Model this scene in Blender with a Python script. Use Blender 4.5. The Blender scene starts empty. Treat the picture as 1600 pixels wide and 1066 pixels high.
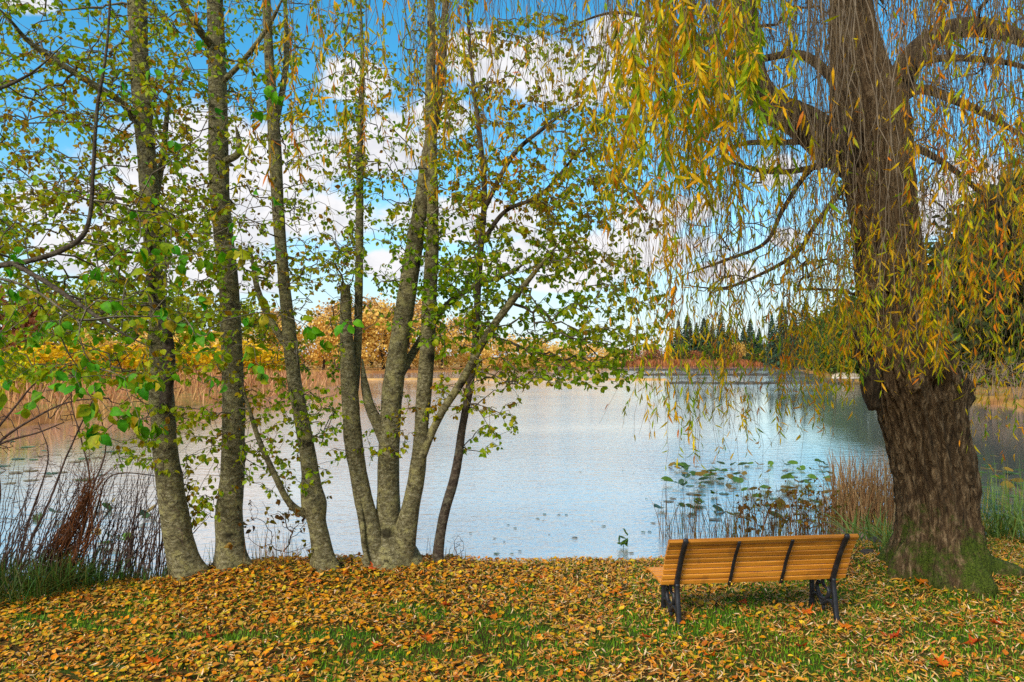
import bpy, math, random
import numpy as np
from mathutils import Vector
R = np.random.default_rng(11)
random.seed(5)
sc = bpy.context.scene
COL = sc.collection
F, ZC, HY = 1150.0, 2.55, 560.0          # focal length in photo pixels, eye height, horizon row
WATER = -0.36

def lin(c):
    c = np.asarray(c, float) / 255.0
    return np.where(c <= 0.04045, c / 12.92, ((c + 0.055) / 1.055) ** 2.4)
def C(r, g, b, k=1.0):
    a = lin((r, g, b)) * k
    return (float(a[0]), float(a[1]), float(a[2]), 1.0)
def P(px, py, Y):
    return np.array([(px - 800.0) * Y / F, Y, ZC - (py - HY) * Y / F])
def unit(v):
    return v / (np.linalg.norm(v, axis=-1, keepdims=True) + 1e-9)

# ------------------------------------------------------------------ noise
def _hash(ix, iy, iz, s):
    h = (ix.astype(np.int64) * 374761393 + iy.astype(np.int64) * 668265263 + iz.astype(np.int64) * 2147483647 + s * 974711)
    h = (h ^ (h >> 13)) * 1274126177
    h = h ^ (h >> 16)
    return (h & 0xffff).astype(float) / 65535.0
def vnoise(p, s=0):
    p = np.asarray(p, float)
    i = np.floor(p); f = p - i; f = f * f * (3 - 2 * f)
    ix, iy, iz = i[..., 0], i[..., 1], i[..., 2]
    r = 0
    for dx in (0, 1):
        for dy in (0, 1):
            for dz in (0, 1):
                w = (f[..., 0] if dx else 1 - f[..., 0]) * (f[..., 1] if dy else 1 - f[..., 1]) * (f[..., 2] if dz else 1 - f[..., 2])
                r = r + w * _hash(ix + dx, iy + dy, iz + dz, s)
    return r * 2 - 1
def fbm(p, s=0, o=4):
    r = 0; a = 0.5
    for k in range(o):
        r = r + a * vnoise(np.asarray(p) * 2 ** k, s + k * 7); a *= 0.5
    return r

# ------------------------------------------------------------------ mesh building
class MB:
    def __init__(s):
        s.v = []; s.n = 0; s.f = []; s.r = []; s.m = []
    def add(s, v, f, rnd=0.5, mat=0):
        v = np.asarray(v, float).reshape(-1, 3); f = np.asarray(f, np.int64)
        s.v.append(v); s.f.append(f + s.n)
        s.r.append(np.full(len(f), rnd) if np.isscalar(rnd) else np.asarray(rnd, float))
        s.m.append(np.full(len(f), mat, np.int32))
        s.n += len(v)
    def join(s, o, mat):
        if not o.n: return
        s.v += o.v; s.f += [f + s.n for f in o.f]; s.r += o.r; s.m += [m if mat is None else np.full(len(m), mat, np.int32) for m in o.m]; s.n += o.n
    def build(s, name, mats, parent=None, smooth=True, origin=None):
        me = bpy.data.meshes.new(name)
        V = np.concatenate(s.v)
        if origin is not None: V = V - np.asarray(origin)
        me.vertices.add(len(V)); me.vertices.foreach_set('co', V.ravel())
        tot = np.concatenate([np.full(len(f), f.shape[1], np.int32) for f in s.f])
        li = np.concatenate([f.ravel() for f in s.f]).astype(np.int32)
        st = np.zeros(len(tot), np.int32); st[1:] = np.cumsum(tot)[:-1]
        me.loops.add(len(li)); me.loops.foreach_set('vertex_index', li)
        me.polygons.add(len(tot)); me.polygons.foreach_set('loop_start', st); me.polygons.foreach_set('loop_total', tot)
        me.polygons.foreach_set('material_index', np.concatenate(s.m))
        me.polygons.foreach_set('use_smooth', np.full(len(tot), smooth))
        at = me.attributes.new('rnd', 'FLOAT', 'FACE'); at.data.foreach_set('value', np.concatenate(s.r).astype(np.float32))
        me.update(calc_edges=True); me.validate()
        for m in (mats if isinstance(mats, (list, tuple)) else [mats]): me.materials.append(m)
        o = bpy.data.objects.new(name, me); COL.objects.link(o)
        if parent is not None: o.parent = parent
        if origin is not None and parent is None: o.location = origin
        return o

def tag(o, label=None, cat=None, group=None, kind=None):
    if label: o['label'] = label
    if cat: o['category'] = cat
    if group: o['group'] = group
    if kind: o['kind'] = kind
    return o
def empty(name, loc, label, cat, group=None, rz=0.0):
    o = bpy.data.objects.new(name, None); COL.objects.link(o)
    o.location = [float(a) for a in loc]; o.rotation_euler = (0, 0, rz); o.empty_display_size = .2
    return tag(o, label, cat, group)
def copy_tree(o, parent=None):
    c = o.copy(); COL.objects.link(c)
    if parent is not None: c.parent = parent
    for ch in o.children: copy_tree(ch, c)
    return c

def frames(p):
    t = np.gradient(p, axis=0); t = unit(t)
    n = np.zeros_like(p)
    a = np.array([1., 0, 0]) if abs(t[0][0]) < .8 else np.array([0, 1., 0])
    n[0] = unit(a - t[0] * np.dot(a, t[0]))
    for i in range(1, len(p)):
        q = n[i - 1] - t[i] * np.dot(n[i - 1], t[i]); n[i] = unit(q)
    return t, n, np.cross(t, n)
def tube(mb, p, r, seg=5, rnd=0.5, mat=0, cap=True, sx=1.0):
    p = np.asarray(p, float); r = np.asarray(r, float) * np.ones(len(p))
    if len(p) < 2: return
    t, n, b = frames(p)
    a = np.linspace(0, 2 * np.pi, seg, endpoint=False)
    ring = p[:, None, :] + r[:, None, None] * (np.cos(a)[None, :, None] * n[:, None, :] * sx + np.sin(a)[None, :, None] * b[:, None, :])
    k = len(p); i = np.arange(k - 1)[:, None] * seg; j = np.arange(seg)[None, :]; j2 = (j + 1) % seg
    f = np.stack([i + j, i + j2, i + seg + j2, i + seg + j], -1).reshape(-1, 4)
    mb.add(ring.reshape(-1, 3), f, rnd, mat)
    if cap:
        base = mb.n - k * seg
        mb.f.append(np.array([[base + (k - 1) * seg + x for x in range(seg)]])); mb.r.append(np.array([rnd])); mb.m.append(np.array([mat], np.int32))
        mb.f.append(np.array([[base + x for x in range(seg)][::-1]])); mb.r.append(np.array([rnd])); mb.m.append(np.array([mat], np.int32))
def spline(p, step):
    p = np.asarray(p, float)
    q = np.vstack([2 * p[0] - p[1], p, 2 * p[-1] - p[-2]]); out = []
    for i in range(1, len(q) - 2):
        k = max(2, int(np.linalg.norm(q[i + 1][:3] - q[i][:3]) / step))
        for u in np.linspace(0, 1, k, endpoint=False):
            a, b, c, d = q[i - 1], q[i], q[i + 1], q[i + 2]
            out.append(.5 * ((2 * b) + (c - a) * u + (2 * a - 5 * b + 4 * c - d) * u * u + (3 * b - a - 3 * c + d) * u ** 3))
    out.append(q[-2]); return np.array(out)
def box(mb, c, s, rnd=0.5, mat=0, bev=0.0):
    x, y, z = np.array(s) / 2.0
    if bev <= 0:
        v = np.array([[-x, -y, -z], [x, -y, -z], [x, y, -z], [-x, y, -z], [-x, -y, z], [x, -y, z], [x, y, z], [-x, y, z]]) + np.asarray(c)
        mb.add(v, [[0, 3, 2, 1], [4, 5, 6, 7], [0, 1, 5, 4], [1, 2, 6, 5], [2, 3, 7, 6], [3, 0, 4, 7]], rnd, mat)

# leaf templates: x = width, y = length, z = normal
def tmpl_broad(curl=.1, fold=.12):
    v = np.array([[0, 0, 0], [-.30, .28, fold], [0, .30, 0], [.30, .28, fold], [-.36, .58, fold - curl * .3], [0, .6, -curl * .3],
                  [.36, .58, fold - curl * .3], [-.17, .86, fold * .4 - curl * .8], [0, .86, -curl * .8], [.17, .86, fold * .4 - curl * .8], [0, 1, -curl * 1.4]], float)
    f3 = [[0, 2, 1], [0, 3, 2], [7, 8, 10], [8, 9, 10]]
    f4 = [[1, 2, 5, 4], [2, 3, 6, 5], [4, 5, 8, 7], [5, 6, 9, 8]]
    return v, f3, f4
def tmpl_narrow(curl=.15, w=.085, twist=0.0):
    v = np.array([[0, 0, 0], [-w, .3, .02], [w, .3, .02], [-w * .9, .62, -curl * .35], [w * .9, .62, -curl * .35], [0, 1, -curl]], float)
    v[:, 0] += twist * v[:, 1] ** 2
    return v, [[0, 2, 1], [3, 4, 5]], [[1, 2, 4, 3]]
def scatter(mb, T, pos, D, Nrm, size, rnd, mat=0, wid=1.0):
    v, f3, f4 = T
    D = unit(D); S = unit(np.cross(D, Nrm)); Nn = np.cross(S, D)
    n = len(pos); size = np.asarray(size) * np.ones(n); wid = np.asarray(wid) * np.ones(n)
    W = pos[:, None, :] + size[:, None, None] * (v[None, :, 0:1] * wid[:, None, None] * S[:, None, :] + v[None, :, 1:2] * D[:, None, :] + v[None, :, 2:3] * Nn[:, None, :])
    k = len(v); off = (np.arange(n) * k)[:, None, None]
    b = mb.n
    mb.v.append(W.reshape(-1, 3)); mb.n += n * k
    for f in (f3, f4):
        if len(f):
            f = np.asarray(f); mb.f.append((f[None] + off).reshape(-1, f.shape[1]) + b)
            mb.r.append(np.repeat(rnd, len(f))); mb.m.append(np.full(n * len(f), mat, np.int32))

# ------------------------------------------------------------------ materials
def newmat(name):
    m = bpy.data.materials.new(name); m.use_nodes = True
    nt = m.node_tree
    for n in list(nt.nodes): nt.nodes.remove(n)
    out = nt.nodes.new('ShaderNodeOutputMaterial')
    return m, nt, out
def node(nt, t, **kw):
    n = nt.nodes.new(t)
    for k, v in kw.items():
        if k in n.inputs: n.inputs[k].default_value = v
        else: setattr(n, k, v)
    return n
def ramp(nt, stops, fac=None, interp='LINEAR'):
    n = nt.nodes.new('ShaderNodeValToRGB'); cr = n.color_ramp; cr.interpolation = interp
    while len(cr.elements) < len(stops): cr.elements.new(.5)
    for e, (p, c) in zip(cr.elements, stops): e.position = p
    for e, (p, c) in zip(cr.elements, stops): e.color = c
    if fac is not None: nt.links.new(fac, n.inputs[0])
    return n
def leafmat(name, stops, trans=.35, rough=.55, spec=.18, sat=1.22, gain=1.0):
    m, nt, out = newmat(name); L = nt.links.new
    at = node(nt, 'ShaderNodeAttribute', attribute_name='rnd')
    stops = [tuple(max(.004, gain * (.3 * c[0] + .6 * c[1] + .1 * c[2]) * (1 - sat) + gain * v * sat) for v in c[:3]) + (1,) for c in stops]
    k = len(stops)
    rp = ramp(nt, [(i / (k - 1), c) for i, c in enumerate(stops)], at.outputs['Fac'])
    tc = node(nt, 'ShaderNodeTexCoord')
    nz = node(nt, 'ShaderNodeTexNoise', Scale=55.0, Detail=3.0); L(tc.outputs['Object'], nz.inputs['Vector'])
    mp = node(nt, 'ShaderNodeMapRange'); L(nz.outputs['Fac'], mp.inputs[0]); mp.inputs[1].default_value = .3; mp.inputs[2].default_value = .7; mp.inputs[3].default_value = .72; mp.inputs[4].default_value = 1.25
    mx = node(nt, 'ShaderNodeMix', data_type='RGBA', blend_type='MULTIPLY'); mx.inputs[0].default_value = 1
    L(rp.outputs[0], mx.inputs[6]); L(mp.outputs[0], mx.inputs[7])
    pr = node(nt, 'ShaderNodeBsdfPrincipled', Roughness=rough); pr.inputs['Specular IOR Level'].default_value = spec
    L(mx.outputs[2], pr.inputs['Base Color'])
    tr = node(nt, 'ShaderNodeBsdfTranslucent'); L(mx.outputs[2], tr.inputs['Color'])
    ms = node(nt, 'ShaderNodeMixShader'); ms.inputs[0].default_value = trans
    L(pr.outputs[0], ms.inputs[1]); L(tr.outputs[0], ms.inputs[2]); L(ms.outputs[0], out.inputs[0])
    return m
def barkmat(name, dark, mid, light, scale=(14, 14, 5), lichen=None, lich=.5, bump=.6, dist=.02, moss=None):
    m, nt, out = newmat(name); L = nt.links.new
    tc = node(nt, 'ShaderNodeTexCoord')
    mpp = node(nt, 'ShaderNodeMapping'); mpp.inputs['Scale'].default_value = scale; L(tc.outputs['Object'], mpp.inputs['Vector'])
    n1 = node(nt, 'ShaderNodeTexNoise', Scale=1.0, Detail=8.0, Roughness=.7); n1.inputs['Distortion'].default_value = .6; L(mpp.outputs[0], n1.inputs['Vector'])
    rp = ramp(nt, [(.30, dark), (.5, mid), (.70, light)], n1.outputs['Fac'])
    col = rp.outputs[0]
    if lichen:
        n2 = node(nt, 'ShaderNodeTexNoise', Scale=7.5, Detail=8.0, Roughness=.8); L(tc.outputs['Object'], n2.inputs['Vector'])
        r2 = ramp(nt, [(.5, (0, 0, 0, 1)), (.6, (lich,) * 3 + (1,))], n2.outputs['Fac'])
        mx = node(nt, 'ShaderNodeMix', data_type='RGBA'); L(r2.outputs[0], mx.inputs[0]); L(col, mx.inputs[6]); mx.inputs[7].default_value = lichen; col = mx.outputs[2]
        n3 = node(nt, 'ShaderNodeTexNoise', Scale=8.0, Detail=7.0, Roughness=.75); L(tc.outputs['Object'], n3.inputs['Vector'])
        r3 = ramp(nt, [(.585, (0, 0, 0, 1)), (.64, (.85,) * 3 + (1,))], n3.outputs['Fac'])
        mx = node(nt, 'ShaderNodeMix', data_type='RGBA'); L(r3.outputs[0], mx.inputs[0]); L(col, mx.inputs[6]); mx.inputs[7].default_value = dark; col = mx.outputs[2]
        # old branch scars: dark eyes scattered along the stem
        mv = node(nt, 'ShaderNodeMapping'); mv.inputs['Scale'].default_value = (3.1, 3.1, 3.6); L(tc.outputs['Object'], mv.inputs['Vector'])
        dn = node(nt, 'ShaderNodeMix', data_type='RGBA'); dn.inputs[0].default_value = .36; L(mv.outputs[0], dn.inputs[6]); L(n3.outputs['Color'], dn.inputs[7])
        vo = node(nt, 'ShaderNodeTexVoronoi', Scale=1.0); L(dn.outputs[2], vo.inputs['Vector'])
        rv = ramp(nt, [(.09, (.85,) * 3 + (1,)), (.19, (0, 0, 0, 1))], vo.outputs['Distance'])
        mx = node(nt, 'ShaderNodeMix', data_type='RGBA'); L(rv.outputs[0], mx.inputs[0]); L(col, mx.inputs[6]); mx.inputs[7].default_value = tuple(v * .6 for v in dark[:3]) + (1,); col = mx.outputs[2]
    pr = node(nt, 'ShaderNodeBsdfPrincipled', Roughness=.9); pr.inputs['Specular IOR Level'].default_value = .15
    if moss:
        sx = node(nt, 'ShaderNodeSeparateXYZ'); L(tc.outputs['Object'], sx.inputs[0])
        n4 = node(nt, 'ShaderNodeTexNoise', Scale=2.6, Detail=9.0, Roughness=.78); L(tc.outputs['Object'], n4.inputs['Vector'])
        mr = node(nt, 'ShaderNodeMapRange'); L(sx.outputs[2], mr.inputs[0]); mr.inputs[1].default_value = .1; mr.inputs[2].default_value = 1.5; mr.inputs[3].default_value = .13; mr.inputs[4].default_value = -.2
        ad = node(nt, 'ShaderNodeMath', operation='ADD'); L(mr.outputs[0], ad.inputs[0]); L(n4.outputs['Fac'], ad.inputs[1])
        r4 = ramp(nt, [(.54, (0, 0, 0, 1)), (.64, (.95,) * 3 + (1,))], ad.outputs[0])
        n5 = node(nt, 'ShaderNodeTexNoise', Scale=60.0, Detail=4.0); L(tc.outputs['Object'], n5.inputs['Vector'])
        rm = ramp(nt, [(.35, moss[0]), (.65, moss[1])], n5.outputs['Fac'])
        mx = node(nt, 'ShaderNodeMix', data_type='RGBA'); L(r4.outputs[0], mx.inputs[0]); L(col, mx.inputs[6]); L(rm.outputs[0], mx.inputs[7]); col = mx.outputs[2]
    L(col, pr.inputs['Base Color'])
    bp = node(nt, 'ShaderNodeBump', Strength=bump, Distance=dist); L(n1.outputs['Fac'], bp.inputs['Height']); L(bp.outputs[0], pr.inputs['Normal'])
    L(pr.outputs[0], out.inputs[0]); return m
def plain(name, stops, scale=8.0, rough=.7, spec=.3, bump=0.0, stretch=(1, 1, 1), use_rnd=0.0, metallic=0.0):
    m, nt, out = newmat(name); L = nt.links.new
    tc = node(nt, 'ShaderNodeTexCoord'); mpp = node(nt, 'ShaderNodeMapping'); mpp.inputs['Scale'].default_value = stretch; L(tc.outputs['Object'], mpp.inputs['Vector'])
    nz = node(nt, 'ShaderNodeTexNoise', Scale=scale, Detail=6.0, Roughness=.65); L(mpp.outputs[0], nz.inputs['Vector'])
    fac = nz.outputs['Fac']
    if use_rnd:
        at = node(nt, 'ShaderNodeAttribute', attribute_name='rnd')
        mm = node(nt, 'ShaderNodeMix', data_type='FLOAT'); mm.inputs[0].default_value = use_rnd; L(fac, mm.inputs[2]); L(at.outputs['Fac'], mm.inputs[3]); fac = mm.outputs[0]
    k = len(stops); rp = ramp(nt, [(.25 + .5 * i / (k - 1), c) for i, c in enumerate(stops)], fac)
    pr = node(nt, 'ShaderNodeBsdfPrincipled', Roughness=rough, Metallic=metallic); pr.inputs['Specular IOR Level'].default_value = spec
    L(rp.outputs[0], pr.inputs['Base Color'])
    if bump:
        bp = node(nt, 'ShaderNodeBump', Strength=bump, Distance=.01); L(nz.outputs['Fac'], bp.inputs['Height']); L(bp.outputs[0], pr.inputs['Normal'])
    L(pr.outputs[0], out.inputs[0]); return m

M = {}
M['alder_leaf'] = leafmat('alder_leaf', [C(106, 134, 30), C(132, 158, 36), C(152, 168, 46), C(116, 150, 34), C(176, 168, 48), C(146, 162, 42), C(174, 156, 46), C(150, 112, 40)], .48)
M['fresh_leaf'] = leafmat('fresh_leaf', [C(62, 128, 22), C(84, 146, 26), C(112, 158, 36), C(74, 136, 24), C(150, 158, 44), C(168, 140, 36)], .42)
M['willow_leaf'] = leafmat('willow_leaf', [C(120, 146, 44), C(168, 172, 50), C(220, 190, 56), C(228, 170, 46), C(150, 166, 56), C(222, 150, 40), C(128, 152, 50), C(206, 126, 40)], .45)
M['litter'] = leafmat('litter', [C(196, 150, 76), C(146, 120, 52), C(136, 80, 36), C(186, 104, 44), C(206, 158, 48), C(200, 112, 38), C(166, 146, 50), C(212, 140, 50), C(150, 82, 38), C(216, 180, 70), C(136, 132, 48), C(206, 124, 44), C(120, 62, 34), C(214, 150, 70), C(160, 116, 50), C(178, 158, 60)], .12, .6, sat=1.1, gain=1.1)
M['litter_narrow'] = leafmat('litter_narrow', [C(222, 180, 126), C(206, 140, 52), C(192, 150, 84), C(186, 116, 46), C(216, 156, 62), C(160, 128, 52), C(212, 128, 60), C(142, 90, 44), C(222, 190, 150), C(190, 154, 56), C(170, 96, 44), C(206, 160, 76)], .1, .6, sat=1.0, gain=1.1)
M['maple'] = leafmat('maple', [C(200, 110, 40), C(176, 84, 36), C(150, 66, 34), C(196, 128, 60)], .12, .6)
M['grass'] = leafmat('grass', [C(88, 132, 34), C(108, 154, 42), C(126, 166, 52), C(78, 118, 34), C(146, 158, 58)], .3, .5)
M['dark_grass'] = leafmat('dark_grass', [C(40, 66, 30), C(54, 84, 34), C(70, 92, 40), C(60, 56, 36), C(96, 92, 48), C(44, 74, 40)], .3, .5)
M['iris'] = leafmat('iris', [C(84, 116, 44), C(104, 134, 58), C(134, 152, 80), C(76, 102, 42), C(176, 152, 70)], .25, .45, sat=1.05)
M['reed'] = leafmat('reed', [C(196, 150, 92), C(170, 118, 68), C(206, 170, 112), C(140, 94, 56), C(180, 134, 76)], .2, .6, sat=.95)
M['dark_reed'] = leafmat('dark_reed', [C(124, 84, 52), C(96, 66, 44), C(146, 102, 62), C(104, 92, 46), C(70, 92, 42)], .2, .6)
M['marsh'] = leafmat('marsh', [C(206, 160, 70), C(184, 120, 66), C(150, 92, 52), C(206, 150, 104), C(166, 106, 60), C(196, 146, 84)], .25, .7, sat=.95)
M['pad'] = leafmat('pad', [C(70, 98, 34), C(90, 116, 42), C(58, 82, 34), C(116, 114, 46), C(122, 86, 44)], .2, .35, .5)
M['alder_bark'] = barkmat('alder_bark', C(34, 29, 19), C(104, 95, 64), C(168, 158, 124), (20, 20, 34), C(156, 146, 92), .75, .7, .04)
M['alder_twig'] = barkmat('alder_twig', C(52, 46, 38), C(96, 86, 68), C(140, 128, 106), (30, 30, 30), None, 0, .4)
M['dark_bark'] = barkmat('dark_bark', C(34, 28, 24), C(72, 60, 48), C(112, 100, 82), (16, 16, 20), C(120, 116, 90), .5, .8, .03)
M['willow_bark'] = barkmat('willow_bark', C(28, 20, 13), C(90, 70, 47), C(164, 136, 100), (20, 20, 6), None, 0, 1.0, .05, moss=(C(38, 50, 12), C(84, 100, 26)))
M['willow_limb'] = barkmat('willow_limb', C(26, 20, 14), C(62, 50, 36), C(112, 92, 68), (22, 22, 8), None, 0, .8, .03)
M['willow_twig'] = barkmat('willow_twig', C(70, 52, 36), C(112, 90, 62), C(150, 132, 100), (20, 20, 6), None, 0, .2)
M['grey_twig'] = barkmat('grey_twig', C(80, 68, 52), C(116, 100, 80), C(148, 132, 108), (20, 20, 6), None, 0, .2)
M['shrub_twig'] = barkmat('shrub_twig', C(48, 36, 30), C(78, 58, 48), C(116, 96, 82), (20, 20, 20), None, 0, .3)
M['vine'] = barkmat('vine', C(66, 38, 20), C(112, 66, 36), C(140, 92, 54), (25, 25, 10), None, 0, .3)

# ------------------------------------------------------------------ lake outline and ground height
shore = [(-14, 7.6), (-9, 8.1), (-5.6, 8.9), (-4.7, 9.15), (-4.0, 9.75), (-3.2, 10.1), (-1.6, 10.2), (0, 10.15), (1.6, 10.2), (2.9, 10.5), (4.7, 11.0), (7.4, 11.3), (12, 12.5), (19, 16),
         (24, 22), (28, 32), (29.5, 42), (31, 55), (33, 68), (38, 80), (42, 84), (46, 110), (70, 180), (110, 258), (92, 266), (50, 262), (15, 258), (8, 200), (-12, 160),
         (-32, 134), (-30, 120), (-20, 100), (-19, 84), (-18.6, 72), (-18, 60), (-19.2, 47), (-20, 35), (-21, 30), (-25, 22), (-24, 12), (-20, 8.2)]
SH = np.array(shore, float)
def sdist(x, y):
    x = np.asarray(x, float); y = np.asarray(y, float)
    d = np.full(x.shape, 1e18); ins = np.zeros(x.shape, bool)
    for i in range(len(SH)):
        ax, ay = SH[i]; bx, by = SH[(i + 1) % len(SH)]
        ex, ey = bx - ax, by - ay
        t = np.clip(((x - ax) * ex + (y - ay) * ey) / (ex * ex + ey * ey), 0, 1)
        d = np.minimum(d, (x - ax - t * ex) ** 2 + (y - ay - t * ey) ** 2)
        c = (ay > y) != (by > y)
        xx = ax + (y - ay) * ex / (ey if ey else 1e-9)
        ins ^= c & (x < xx)
    d = np.sqrt(d)
    return np.where(ins, -d, d)
def sm(a, b, x):
    t = np.clip((x - a) / (b - a), 0, 1); return t * t * (3 - 2 * t)
def height(x, y):
    x = np.asarray(x, float); y = np.asarray(y, float)
    d = sdist(x, y)
    near = (y < 22) & (np.abs(x) < 18)
    d2 = d + np.where(near, .10 * vnoise(np.stack([x * 2.2, y * 2.2, x * 0], -1), 3), 0)
    land = -0.42 + .42 * sm(0, 1.0, d2)
    far = sm(14, 40, y)
    land = land + far * (.15 * sm(0, 12, d) + 3.5 * sm(25, 260, d))
    bed = -0.42 + np.maximum(d * .45, -1.5)
    h = np.where(d2 > 0, land, bed)
    nz = .035 * vnoise(np.stack([x * 1.1, y * 1.1, x * 0], -1), 5) + .015 * vnoise(np.stack([x * 3.3, y * 3.3, x * 0], -1), 9)
    h = h + nz * sm(.2, 1.2, d) * (1 - far)
    h = h + .09 * np.exp(-((x + 2.6) / 2.0) ** 2 - ((y - 8.9) / .8) ** 2) * sm(.3, 1.2, d)
    h = h + .16 * np.exp(-((x - 5.15) / 1.0) ** 2 - ((y - 8.95) / .8) ** 2)
    return h
def hit(px, py):
    Y = 2.55 * F / (py - HY)
    for _ in range(25):
        x = (px - 800) * Y / F
        Y = .5 * Y + .5 * (ZC - float(height(x, Y))) * F / (py - HY)
    x = (px - 800) * Y / F
    while float(height(x, Y)) < -.12 and Y < 25 and Y > 6.5:
        Y -= .05; x = (px - 800) * Y / F
    return np.array([x, Y, float(height(x, Y))])
def wat(px, py):
    Y = (ZC - WATER) * F / (py - HY); return np.array([(px - 800) * Y / F, Y, WATER])

def build_ground():
    r = np.concatenate([np.linspace(.3, 5, 24), np.arange(5.08, 13, .075), np.geomspace(13.2, 3000, 120)])
    nA = 720; a = np.linspace(0, 2 * np.pi, nA, endpoint=False)
    X = r[:, None] * np.sin(a)[None]; Y = r[:, None] * np.cos(a)[None]
    Z = height(X, Y)
    V = np.stack([X, Y, Z], -1).reshape(-1, 3)
    i = np.arange(len(r) - 1)[:, None] * nA; j = np.arange(nA)[None]; j2 = (j + 1) % nA
    f = np.stack([i + j, i + nA + j, i + nA + j2, i + j2], -1).reshape(-1, 4)
    mb = MB(); mb.add(V, f)
    c = len(V); mb.add([[0, 0, float(height(0., 0.))]], np.zeros((0, 3), int))
    mb.f.append(np.stack([np.full(nA, c), np.arange(nA), (np.arange(nA) + 1) % nA], -1)); mb.r.append(np.full(nA, .5)); mb.m.append(np.zeros(nA, np.int32))
    m, nt, out = newmat('ground'); L = nt.links.new
    tc = node(nt, 'ShaderNodeTexCoord')
    n1 = node(nt, 'ShaderNodeTexNoise', Scale=1.3, Detail=6.0, Roughness=.7); L(tc.outputs['Object'], n1.inputs['Vector'])
    n2 = node(nt, 'ShaderNodeTexNoise', Scale=45.0, Detail=5.0, Roughness=.7); L(tc.outputs['Object'], n2.inputs['Vector'])
    r1 = ramp(nt, [(.3, C(58, 44, 24)), (.45, C(88, 66, 30)), (.55, C(66, 84, 28)), (.75, C(84, 96, 36))], n1.outputs['Fac'])
    r2 = ramp(nt, [(.3, (.45,) * 3 + (1,)), (.7, (1.2,) * 3 + (1,))], n2.outputs['Fac'])
    mx = node(nt, 'ShaderNodeMix', data_type='RGBA', blend_type='MULTIPLY'); mx.inputs[0].default_value = 1; L(r1.outputs[0], mx.inputs[6]); L(r2.outputs[0], mx.inputs[7])
    far = node(nt, 'ShaderNodeSeparateXYZ'); L(tc.outputs['Object'], far.inputs[0])
    mr = node(nt, 'ShaderNodeMapRange'); L(far.outputs[1], mr.inputs[0]); mr.inputs[1].default_value = 14; mr.inputs[2].default_value = 30
    n3 = node(nt, 'ShaderNodeTexNoise', Scale=.25, Detail=6.0); L(tc.outputs['Object'], n3.inputs['Vector'])
    r3 = ramp(nt, [(.35, C(140, 92, 50)), (.5, C(170, 124, 64)), (.65, C(130, 116, 56))], n3.outputs['Fac'])
    mf = node(nt, 'ShaderNodeMix', data_type='RGBA'); L(mr.outputs[0], mf.inputs[0]); L(mx.outputs[2], mf.inputs[6]); L(r3.outputs[0], mf.inputs[7])
    pr = node(nt, 'ShaderNodeBsdfPrincipled', Roughness=.95); pr.inputs['Specular IOR Level'].default_value = .1
    L(mf.outputs[2], pr.inputs['Base Color'])
    bp = node(nt, 'ShaderNodeBump', Strength=.8, Distance=.03); L(n2.outputs['Fac'], bp.inputs['Height']); L(bp.outputs[0], pr.inputs['Normal'])
    L(pr.outputs[0], out.inputs[0])
    tag(mb.build('ground', m), kind='structure')
build_ground()

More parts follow.
